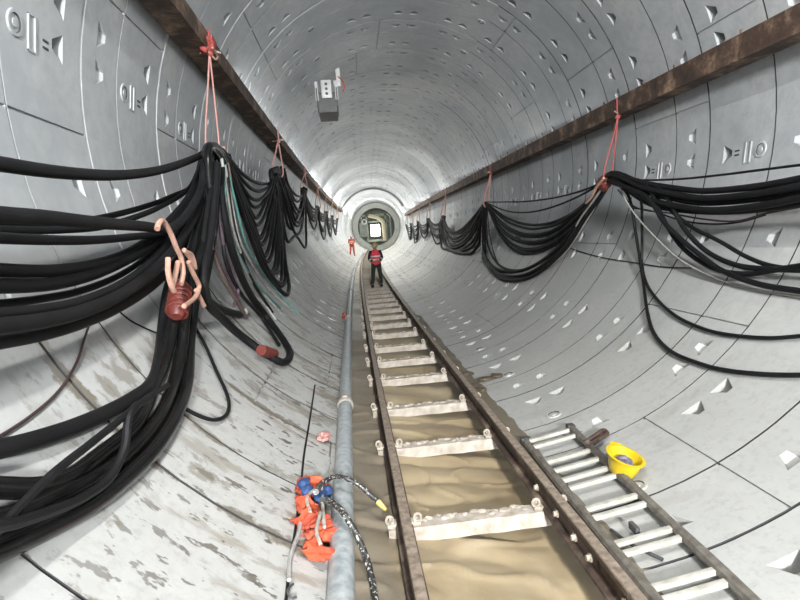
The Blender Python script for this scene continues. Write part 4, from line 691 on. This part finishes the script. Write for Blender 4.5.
# ------------------------------------------------------------------ ladder
LL, LR_ = D['ladL'], D['ladR']
def lerp(a, b, y): f = (y-a[1])/(b[1]-a[1]); return Vector((a[0]+(b[0]-a[0])*f, y, a[2]+(b[2]-a[2])*f))
t = thing('ladder', 'muddy metal ladder lying flat between the right rail and the yellow hard hat', 'ladder', bend(((LL[0][0]+LR_[0][0])/2, LL[0][1]-.3, -3.12)))
org = Matrix.Translation(-Vector(t.location))
t_l, b_l = D['ladL']; t_r, b_r = D['ladR']
b_r = [b_r[0]+.03, b_r[1], b_r[2]]
for (a, b) in ((t_l, b_l), (t_r, b_r)):
    p, q = lerp(a, b, 5.02), lerp(a, b, 1.9)
    mb = MB().tube([bend(p+(q-p)*i/12) for i in range(13)], [.036+.003*math.sin(i*5) for i in range(13)], 8)
    o = mb.build('side_rail', M['stringer'], t, origin=(0, 0, 0)); o.matrix_parent_inverse = org
for i, y in enumerate(D['rungs']+[2.33, 2.22]):
    dl = .0
    p, q = lerp(t_l, b_l, y+.0), lerp(t_r, b_r, y)
    d = q-p; rot = d.to_track_quat('X', 'Z').to_matrix()
    mb = MB().box(bend((p+q)/2+Vector((0, 0, .0))), (d.length-.02, .044, .030), rot, 0, .006)
    o = mb.build('rung', M['alu'], t, origin=(0, 0, 0)); o.matrix_parent_inverse = org
for (p, s) in ((lerp(t_r, b_r, 5.03), 1), (lerp(t_l, b_l, 5.03), -1)):
    mb = MB().box(bend(p), (.075, .08, .07), None, 0, .012); o = mb.build('end_cap', M['steel_dark'], t, origin=(0, 0, 0)); o.matrix_parent_inverse = org
# ------------------------------------------------------------------ upturned hard hat
def hat():
    c = Vector(bend(D['hat'])); nrm = Vector((-.27, 0, .96))
    t = thing('hard_hat', 'yellow hard hat lying upturned on the floor right of the ladder', 'hat', c)
    rot = (Matrix.Rotation(math.radians(12), 4, 'Y') @ Matrix.Rotation(math.radians(9), 4, 'X')).to_3x3()
    def lathe(prof, n=32, sx=1.0, sy=1.22):
        V = [(r*math.cos(2*math.pi*j/n)*sx, r*math.sin(2*math.pi*j/n)*sy, z) for r, z in prof for j in range(n)]
        F = [(i*n+j, i*n+(j+1) % n, (i+1)*n+(j+1) % n, (i+1)*n+j) for i in range(len(prof)-1) for j in range(n)]
        return [rot @ Vector((v[0], v[1], v[2]*1.35+.015)) for v in V], F
    shell = [(.004, -.035), (.05, -.033), (.085, -.015), (.105, .02), (.115, .065), (.120, .085), (.140, .090), (.142, .096), (.118, .096), (.110, .065), (.100, .022), (.080, -.008), (.05, -.024), (.004, -.027)]
    mb = MB().add(*lathe(shell))
    # brim peak
    V = []; 
    for r, z in ((.118, .088), (.175, .092), (.175, .097), (.118, .097)):
        for j in range(13):
            a = math.radians(60+60*j/12); rr2 = r if r < .13 else .125+.05*math.sin(math.pi*j/12)
            V.append(rot @ Vector((rr2*math.cos(a), rr2*math.sin(a)*1.22, z*1.35+.015)))
    F = [(i*13+j, i*13+j+1, ((i+1) % 4)*13+j+1, ((i+1) % 4)*13+j) for i in range(4) for j in range(12)]
    mb.add(V, F); mb.build('shell', M['yellow'], t)
    mb = MB()
    for s in range(7): mb.blob(rot @ Vector((rnd.uniform(-.05, .05), rnd.uniform(-.07, .06), .095+rnd.uniform(-.01, .012))), (.05, .06, .028), s, .5, 2, 2)
    mb.build('lining', M['liner'], t)
hat()
# brown strap loop between ladder and hat
s = D['strap']
o = MB().tube(smooth_path([bend(p) for p in [(s[0]-.13, s[1]-.10, s[2]-.0), (s[0]-.02, s[1]-.03, s[2]+.03), (s[0]+.10, s[1]+.06, s[2]+.035), (s[0]+.14, s[1]+.1, s[2]+.04), (s[0]+.13, s[1]+.14, s[2]+.05), (s[0]+.02, s[1]+.07, s[2]+.04), (s[0]-.1, s[1]+.02, s[2]+.01)]], 6), .022, 8).build('leather_strap', M['brown'])
tag(o, 'dark brown leather strap loop lying between the ladder and yellow hard hat', 'strap')
for i, p in enumerate(D['clods']):
    blob_thing('mud_clod', 'dark brown mud clod lying on the concrete close beside the right rail', 'mud', p, (.09+.03*(i % 2), .10, .035), 'clod', i+11, .3)['group'] = 'mud clods beside the right rail'
o = MB().tube(smooth_path([bend(p) for p in D['hook']], 6), .007, 6).build('wire_hook', M['steel_dark'])
tag(o, 'small bent dark wire hook on the concrete below the orange cloth bundle', 'hook')
p = D['rwrap']
o = MB().blob((0, 0, 0), (.09, .16, .11), 8, .45, 2.2, 3).build('cloth_wrap', M['tape_red'], origin=(0, 0, 0)); o.location = bend(p)
tag(o, 'rust brown cloth wrapped round the cables at the near right hanger', 'cloth')
o = MB().tube(smooth_path([bend(q) for q in D['rtail']], 5), .02, 7).build('rope', M['rope_pale'])
tag(o, 'frayed pale rope end hanging left of the near right hanger', 'rope')
# dark metal piece on the ladder floor
o = MB().box(bend((.50, 3.32, -3.05)), (.03, .10, .05), None, 0, .005).tube(smooth_path([bend(p) for p in [(.38, 3.4, -3.09), (.42, 3.2, -3.085), (.52, 3.02, -3.09)]], 5), .012, 6).build('metal_piece', M['steel_dark'])
tag(o, 'small dark piece of metal lying between the ladder rungs', 'metal piece')
# ------------------------------------------------------------------ orange gear, hoses and wires at the pipe
b0 = D['bag']
t = thing('cloth_bundle', 'crumpled orange and blue cloth bundle with white straps beside the pipe', 'cloth', bend(b0[5]))
org = Matrix.Translation(-Vector(t.location))
mb = MB()
for i, p in enumerate(b0): mb.blob(bend((p[0], p[1], p[2]+.0)), (.052, .095, .05), i*2+1, .75, 1.9, 3, 0, Matrix.Rotation(i*1.3, 3, 'Z'))
o = mb.build('cloth', M['orange'], t, origin=(0, 0, 0)); o.matrix_parent_inverse = org
mb = MB()
for i, p in enumerate(D['bagblue']): mb.blob(bend(p), (.04, .065, .035), i+30, .4, 1.8, 3)
o = mb.build('pad', M['blue'], t, origin=(0, 0, 0)); o.matrix_parent_inverse = org
for k, idx in enumerate(((2, 3, 4), (2, 6, 9), (5, 7, 8))):
    pts = [bend((b0[i][0]+.02, b0[i][1]-.02, b0[i][2]+.055)) for i in idx]
    o = MB().tube(smooth_path(pts, 6), .011, 6).build('strap', M['tape_white'], t, origin=(0, 0, 0)); o.matrix_parent_inverse = org; o['label'] = 'white strap'
t = thing('rubber_hose', 'speckled black hose arching over the pipe to a yellow tip at the left rail', 'hose', bend(D['hose1'][-1]))
org = Matrix.Translation(-Vector(t.location))
P = smooth_path([bend(p) for p in D['hose1']], 8)
o = MB().tube(P[:-6], .017, 10).build('hose_body', M['speckled'], t, origin=(0, 0, 0)); o.matrix_parent_inverse = org
o = MB().tube(P[-7:], [.020, .020, .019, .018, .016, .013, .010], 10).build('nozzle', M['brass'], t, origin=(0, 0, 0)); o.matrix_parent_inverse = org; o['label'] = 'yellow nozzle'
o = MB().tube(smooth_path([bend(p) for p in D['hose2']], 8), .019, 10).build('rubber_hose', M['speckled'])
tag(o, 'speckled black hose draped over the pipe and running toward the camera', 'hose')
o = MB().tube(smooth_path([bend(p) for p in D['wire']], 6), .008, 6).build('thin_cable', M['cable'])
tag(o, 'thin straight black line lying on the concrete just left of the pipe', 'cable')
o = MB().tube(smooth_path([bend(p) for p in D['wirew']], 6), .012, 6).build('thin_cable', M['white_cable'])
tag(o, 'pale cord trailing from the orange cloth bundle along the concrete', 'cable')
# ------------------------------------------------------------------ lamp hung from the crown
def crown_lamp():
    fx = D['fix']; c = Vector(bend((-1.47, 14.0, 2.47)))
    t = thing('floodlight', 'white and grey floodlight unit hanging from the crown of the tunnel', 'lamp', c)
    MB().box((0, .55, -.30), (.46, 1.1, .46), None, 0, .02).box((-.235, .5, -.20), (.03, 1.2, .44), None, 0, .006).box((.235, .5, -.20), (.03, 1.2, .44), None, 0, .006).build('housing', M['steel_dark'], t, smooth=False)
    MB().box((0, -.03, .0), (.25, .05, .42), None, 0, .022).build('front_panel', M['white'], t)
    for z in (-.11, .0, .11):
        MB().cyl((0, -.05, z), (0, -.066, z), .035, 14).build('socket', M['steel_dark'], t)
    for x in (-.235, .235): MB().box((x, -.02, -.04), (.07, .06, .44), None, 0, .008).build('side_bracket', M['white'], t)
    zc = math.sqrt(R*R-1.25**2)-2.42
    MB().box((.30, .02, zc*.5+.05), (.10, .03, zc-.02), None, 0, .006).box((.26, .0, .14), (.16, .03, .10), None, 0, .006).build('hanging_bracket', M['white'], t)
    MB().cyl((-.1, .5, -.08), (-.1, .5, zc-.10), .02, 8).build('hanging_rod', M['steel_dark'], t)
    MB().tube(smooth_path([(.30, .0, .28), (.40, -.02, .16), (.43, -.02, .02), (.38, -.02, -.08)], 6), .014, 6).build('cord', M['orange'], t)
crown_lamp()
# ------------------------------------------------------------------ far end of the tunnel
def far_end():
    # dark steel rib against the crown
    mb = MB()
    pts = []
    V = []; n = 40
    for i in range(n+1):
        a = math.radians(116+ (360-2*116)*i/n)
        for (r, dy) in ((R-.03, 0), (R-.17, 0), (R-.17, .4), (R-.03, .4)): V.append(bend((r*math.sin(a), 51+dy, -r*math.cos(a))))
    F = [(i*4+j, i*4+(j+1) % 4, (i+1)*4+(j+1) % 4, (i+1)*4+j) for i in range(n) for j in range(4)]+[(0, 1, 2, 3), (n*4, n*4+1, n*4+2, n*4+3)]
    o = mb.add(V, F).build('steel_rib', M['steel_dark'], smooth=False); tag(o, 'dark curved steel rib under the crown at the far end', 'rib')
    # backup gantry of the boring machine
    y = 75.0; cx = off(y)
    t = thing('machine_gantry', 'grey green machine gantry closing the bright far end of the tunnel', 'machine', (cx, y, -R))
    org = Matrix.Translation(-Vector(t.location))
    def put(mb, nm, m):
        o = mb.build(nm, m, t, smooth=False, origin=(0, 0, 0)); o.matrix_parent_inverse = org; return o
    V = []; n = 48
    for r, dy in ((R-.03, 0), (2.45, 0), (2.45, .8), (R-.03, .8)):
        for i in range(n): V.append((cx+r*math.sin(2*math.pi*i/n), y+dy, -r*math.cos(2*math.pi*i/n)))
    F = [(k*n+i, k*n+(i+1) % n, ((k+1) % 4)*n+(i+1) % n, ((k+1) % 4)*n+i) for k in range(4) for i in range(n)]
    put(MB().add(V, F), 'portal', M['portal'])
    mb = MB()
    for x in (-1.9, -1.2, 1.3, 1.9): mb.box((cx+x, y+.5, -.4), (.22, .3, 4.2))
    mb.box((cx, y+.5, 1.55), (3.9, .3, .25)).box((cx, y+.5, .7), (3.6, .3, .2)).box((cx, y+1, -1.8), (4.2, .8, .3))
    put(mb, 'frame', M['gantry'])
    put(MB().box((cx-1.7, y+.3, -.3), (1.1, .8, 1.9), None, 0, .05), 'cabinet', M['gantry'])
    o = MB().tube([(cx-1.55+.28*math.cos(a), y-.15, .75+.3*math.sin(a)) for a in [2*math.pi*i/18 for i in range(18)]], .09, 8, closed=True); put(o, 'hose_coil', M['white'])
    o = MB().tube(smooth_path([(cx-.9, y+.2, 1.5), (cx+.2, y+.1, 1.2), (cx+.9, y, .6), (cx+1.0, y, -.6), (cx+1.0, y, -1.9)], 8), .26, 12); put(o, 'air_duct', M['duct'])
    put(MB().box((cx-.15, y+.1, -.45), (1.2, .15, 1.5), None, 0, .05), 'lamp_panel', M['lamp'])
    o = MB().box((cx, y+8, 0), (7.2, .3, 7.2)).build('wall_back', M['gantry'], smooth=False, origin=(0, 0, 0)); o['kind'] = 'structure'
far_end()
# ------------------------------------------------------------------ people
def skin_mesh(name, verts, edges, radii, mat, parent, sub=2, root=0):
    me = bpy.data.meshes.new(name); me.from_pydata(verts, edges, [])
    ob = bpy.data.objects.new(name, me); C.objects.link(ob); ob.parent = parent
    sk = ob.modifiers.new('skin', 'SKIN'); sk.use_smooth_shade = True
    ob.modifiers.new('sub', 'SUBSURF').levels = sub; ob.modifiers['sub'].render_levels = sub
    for i, r in enumerate(radii):
        me.skin_vertices[0].data[i].radius = (r, r) if not isinstance(r, tuple) else r
    me.skin_vertices[0].data[root].use_root = True
    me.materials.append(mat); return ob
def person(label, loc, rz, H, mats, nod=.0):
    s = H/1.72
    t = thing('person', label, 'person', loc, rz); t.scale = (s, s, s)
    # body: pelvis root, legs, spine, neck, head, arms (facing -y)
    V = [(0, 0, .92), (0, .0, 1.08), (0, .01, 1.24), (0, .02, 1.40), (0, .0, 1.50), (0, -.03, 1.58),
         (.10, 0, .86), (.13, -.01, .48), (.15, .02, .09), (.16, -.13, .04),
         (-.10, 0, .86), (-.15, -.01, .48), (-.19, .02, .09), (-.21, -.13, .04),
         (.19, .02, 1.38), (.255, .0, 1.13), (.12, -.24, 1.05), (.07, -.29, 1.06),
         (-.19, .02, 1.38), (-.26, .0, 1.13), (-.12, -.23, 1.03), (-.05, -.29, 1.04)]
    E_ = [(0, 1), (1, 2), (2, 3), (3, 4), (4, 5), (0, 6), (6, 7), (7, 8), (8, 9), (0, 10), (10, 11), (11, 12), (12, 13), (3, 14), (14, 15), (15, 16), (16, 17), (3, 18), (18, 19), (19, 20), (20, 21)]
    rad = [(.15, .11), (.14, .10), (.15, .11), (.13, .10), .058, .085, .092, .062, .043, .04, .092, .062, .043, .04, .062, .048, .034, .03, .062, .048, .034, .03]
    skin_mesh('body', V, E_, rad, mats['skin'], t)
    # face details and hands
    head = MB(); hc = Vector((0, -.055, 1.60))
    head.blob(hc, (.078, .098, .118), 1, .03, 1, 3)
    head.blob(hc+Vector((0, -.10, -.015)), (.014, .02, .024), 2, .02, 1, 2)
    for x in (-.080, .080): head.blob(hc+Vector((x, .01, -.01)), (.012, .022, .034), 3, .03, 1, 2)
    hd = head.build('head', mats['skin'], t)
    fe = MB()
    for x in (-.032, .032): fe.blob(hc+Vector((x, -.086, .015)), (.013, .008, .008), 1, 0, 1, 2)
    fe.build('eye', M['black_cloth'], hd)
    MB().blob(hc+Vector((0, -.088, -.058)), (.026, .008, .008), 1, 0, 1, 2).build('mouth', M['tape_red'], hd)
    for sx, w in ((1, Vector(V[17])), (-1, Vector(V[21]))):
        hb = MB(); hb.blob(w+Vector((-sx*.02, -.02, 0)), (.042, .045, .022), 1, .03, 1, 2)
        for k in range(4):
            b = w+Vector((-sx*(.035), -.045+.0*k, .026-.018*k)); ln = (.052, .06, .056, .044)[k]
            hb.tube([b, b+Vector((-sx*ln*.5, -.02, 0)), b+Vector((-sx*ln, -.008, -.004)), b+Vector((-sx*ln*1.15, .012, -.006))], [.010, .0095, .009, .007], 6)
        b = w+Vector((-sx*.01, -.03, .03)); hb.tube([b, b+Vector((-sx*.02, -.015, .025)), b+Vector((-sx*.045, -.02, .035))], [.012, .011, .008], 6)
        hb.build('hand', mats['skin'], t)
    # clothes
    def tors(prof, nm, m, n=24):
        mb = MB(); Vv = [(a*math.cos(2*math.pi*j/n), cy+b*math.sin(2*math.pi*j/n), z) for (a, b, cy, z) in prof for j in range(n)]
        Ff = [(i*n+j, i*n+(j+1) % n, (i+1)*n+(j+1) % n, (i+1)*n+j) for i in range(len(prof)-1) for j in range(n)]
        return mb.add(Vv, Ff).build(nm, m, t)
    sl = [(0, .02, 1.42), (.19, .02, 1.395), (.257, .0, 1.13), (.135, -.215, 1.053), (-.19, .02, 1.395), (-.262, .0, 1.13), (-.135, -.205, 1.033), (0, .02, 1.25), (0, 0, 1.0)]
    skin_mesh('jacket', sl, [(0, 1), (1, 2), (2, 3), (0, 4), (4, 5), (5, 6), (0, 7), (7, 8)], [(.12, .12), .088, .068, .052, .088, .068, .052, (.17, .13), (.17, .13)], mats['jacket'], t)
    tp = [(0, 0, .95), (.105, 0, .86), (.135, -.01, .48), (.155, .02, .11), (-.105, 0, .86), (-.155, -.01, .48), (-.195, .02, .11)]
    skin_mesh('trousers', tp, [(0, 1), (1, 2), (2, 3), (0, 4), (4, 5), (5, 6)], [(.16, .125), .108, .085, .075, .108, .085, .075], mats['trousers'], t)
    vest = tors([(.198, .155, 0, .90), (.200, .16, 0, 1.0), (.195, .155, .005, 1.12), (.205, .158, .01, 1.25), (.205, .15, .015, 1.36), (.15, .12, .02, 1.44), (.085, .085, .01, 1.475)], 'vest', mats['vest'])
    for z0, z1 in ((1.06, 1.12), (1.20, 1.25)):
        mb = MB(); n = 24; prof = [(.204, .164, z0), (.207, .166, z1)]
        Vv = [(a*math.cos(2*math.pi*j/n), .005+b*math.sin(2*math.pi*j/n), z) for (a, b, z) in prof for j in range(n)]
        mb.add(Vv, [(j, (j+1) % n, n+(j+1) % n, n+j) for j in range(n)]).build('reflective_band', M['reflect'], vest)
    for sx, w1, w2 in ((1, Vector((.215, -.085, 1.10)), Vector((.175, -.15, 1.075))), (-1, Vector((-.215, -.08, 1.09)), Vector((-.175, -.145, 1.06)))):
        MB().tube([w1, w2], [.068, .064], 14, cap=False).build('sleeve_band', M['reflect'], t)
    for sx in (1, -1):
        x = .158 if sx > 0 else -.20
        mb = MB().blob((x, -.045, .055), (.058, .14, .06), 1, .05, 1, 3); mb.build('boot', M['black_cloth'], t)
    # helmet
    mb = MB(); n = 24
    prof = [(.004, .135), (.06, .125), (.10, .09), (.118, .04), (.122, .0), (.150, -.008), (.150, -.014), (.118, -.008), (.10, .04), (.05, .10), (.004, .115)]
    Vv = [Vector((r*math.cos(2*math.pi*j/n)*.92, r*math.sin(2*math.pi*j/n)*1.1, z)) for r, z in prof for j in range(n)]
    rm = Matrix.Rotation(nod, 3, 'X')
    mb.add([hc+Vector((0, .0, .05))+rm @ v for v in Vv], [(i*n+j, i*n+(j+1) % n, (i+1)*n+(j+1) % n, (i+1)*n+j) for i in range(len(prof)-1) for j in range(n)])
    mb.build('helmet', mats['helmet'], t)
    return t
p = D['pers']
person('person in black clothes and a red reflective vest standing on the track, hands held together', bend((p[0]+.1, p[1], p[2]-.005)), 0, 1.50, dict(skin=M['skin'], jacket=M['black_cloth'], trousers=M['green_cloth'], vest=M['vest'], helmet=M['helmet']), .25)
person('distant person in orange work clothes and white helmet by the left wall', bend((-1.85, 45, -2.56)), .2, 1.6, dict(skin=M['skin'], jacket=M['orange'], trousers=M['orange'], vest=M['orange'], helmet=M['white']), 0)
# ------------------------------------------------------------------ light
def area(loc, rot, size, power, col=(1, 1, 1), sy=None):
    l = bpy.data.lights.new('unseen_light', 'AREA'); l.energy = power; l.color = col; l.size = size
    if sy: l.shape = 'RECTANGLE'; l.size_y = sy
    o = bpy.data.objects.new('unseen_light', l); C.objects.link(o); o.location = loc; o.rotation_euler = rot; return o
R_ = math.radians
area((-.4, 2.0, 2.8), (R_(-4), R_(-4), 0), .35, 270, (1, .985, .96), .6)
area((-.6, -8.0, 1.3), (R_(91), 0, 0), .8, 3900, (.975, .99, 1), .7)
for y0, y1, e in ((9, 16, 26), (16, 23, 38), (23, 31, 75), (31, 40, 150), (40, 50, 270), (50, 60, 270), (60, 71, 250)):
    ym = (y0+y1)/2; rz = -math.atan(2*K*ym)
    for x, z, n in ((-2.72, 1.41, (.75, .66)), (2.96, .67, (-.85, .52))):      # added fill strips, kept out of sight behind the two beams
        l = area((off(ym)+x, ym, z), (0, 0, 0), .05, e, (.98, .995, 1), y1-y0-.3)
        zx = Vector((-n[0], 0, -n[1])); yv = Vector((math.sin(-rz), 1, 0)).normalized(); xv = yv.cross(zx).normalized(); yv = zx.cross(xv)
        l.rotation_euler = Matrix((xv, yv, zx)).transposed().to_euler()
for y, e in ((25, 230), (33, 320), (41, 430), (49, 460), (57, 380), (65, 380)):
    area((off(y), y, 2.6), (R_(15 if y < 60 else 48), 0, 0), .5, e, (1, .99, .93), .6)  # added crown lamps without fittings, tilted so they stay unseen
w = bpy.data.worlds.new('world'); bpy.context.scene.world = w; w.use_nodes = True
w.node_tree.nodes['Background'].inputs[0].default_value = (.95, .97, 1, 1); w.node_tree.nodes['Background'].inputs[1].default_value = .5
# ------------------------------------------------------------------ camera
cam = bpy.data.cameras.new('camera'); co = bpy.data.objects.new('camera', cam); C.objects.link(co)
cam.sensor_width = 36; cam.lens = D['lens']; cam.clip_start = .05; cam.clip_end = 300
r0, u0, b0_ = [Vector(a) for a in D['rot']]
mt = Matrix((r0, u0, b0_)).transposed().to_4x4(); mt.translation = Vector(D['cam']); co.matrix_world = mt
sc = bpy.context.scene; sc.camera = co
sc.view_settings.view_transform = 'Standard'; sc.view_settings.look = 'None'; sc.view_settings.gamma = 1; sc.view_settings.exposure = 0
sc.view_settings.use_curve_mapping = False
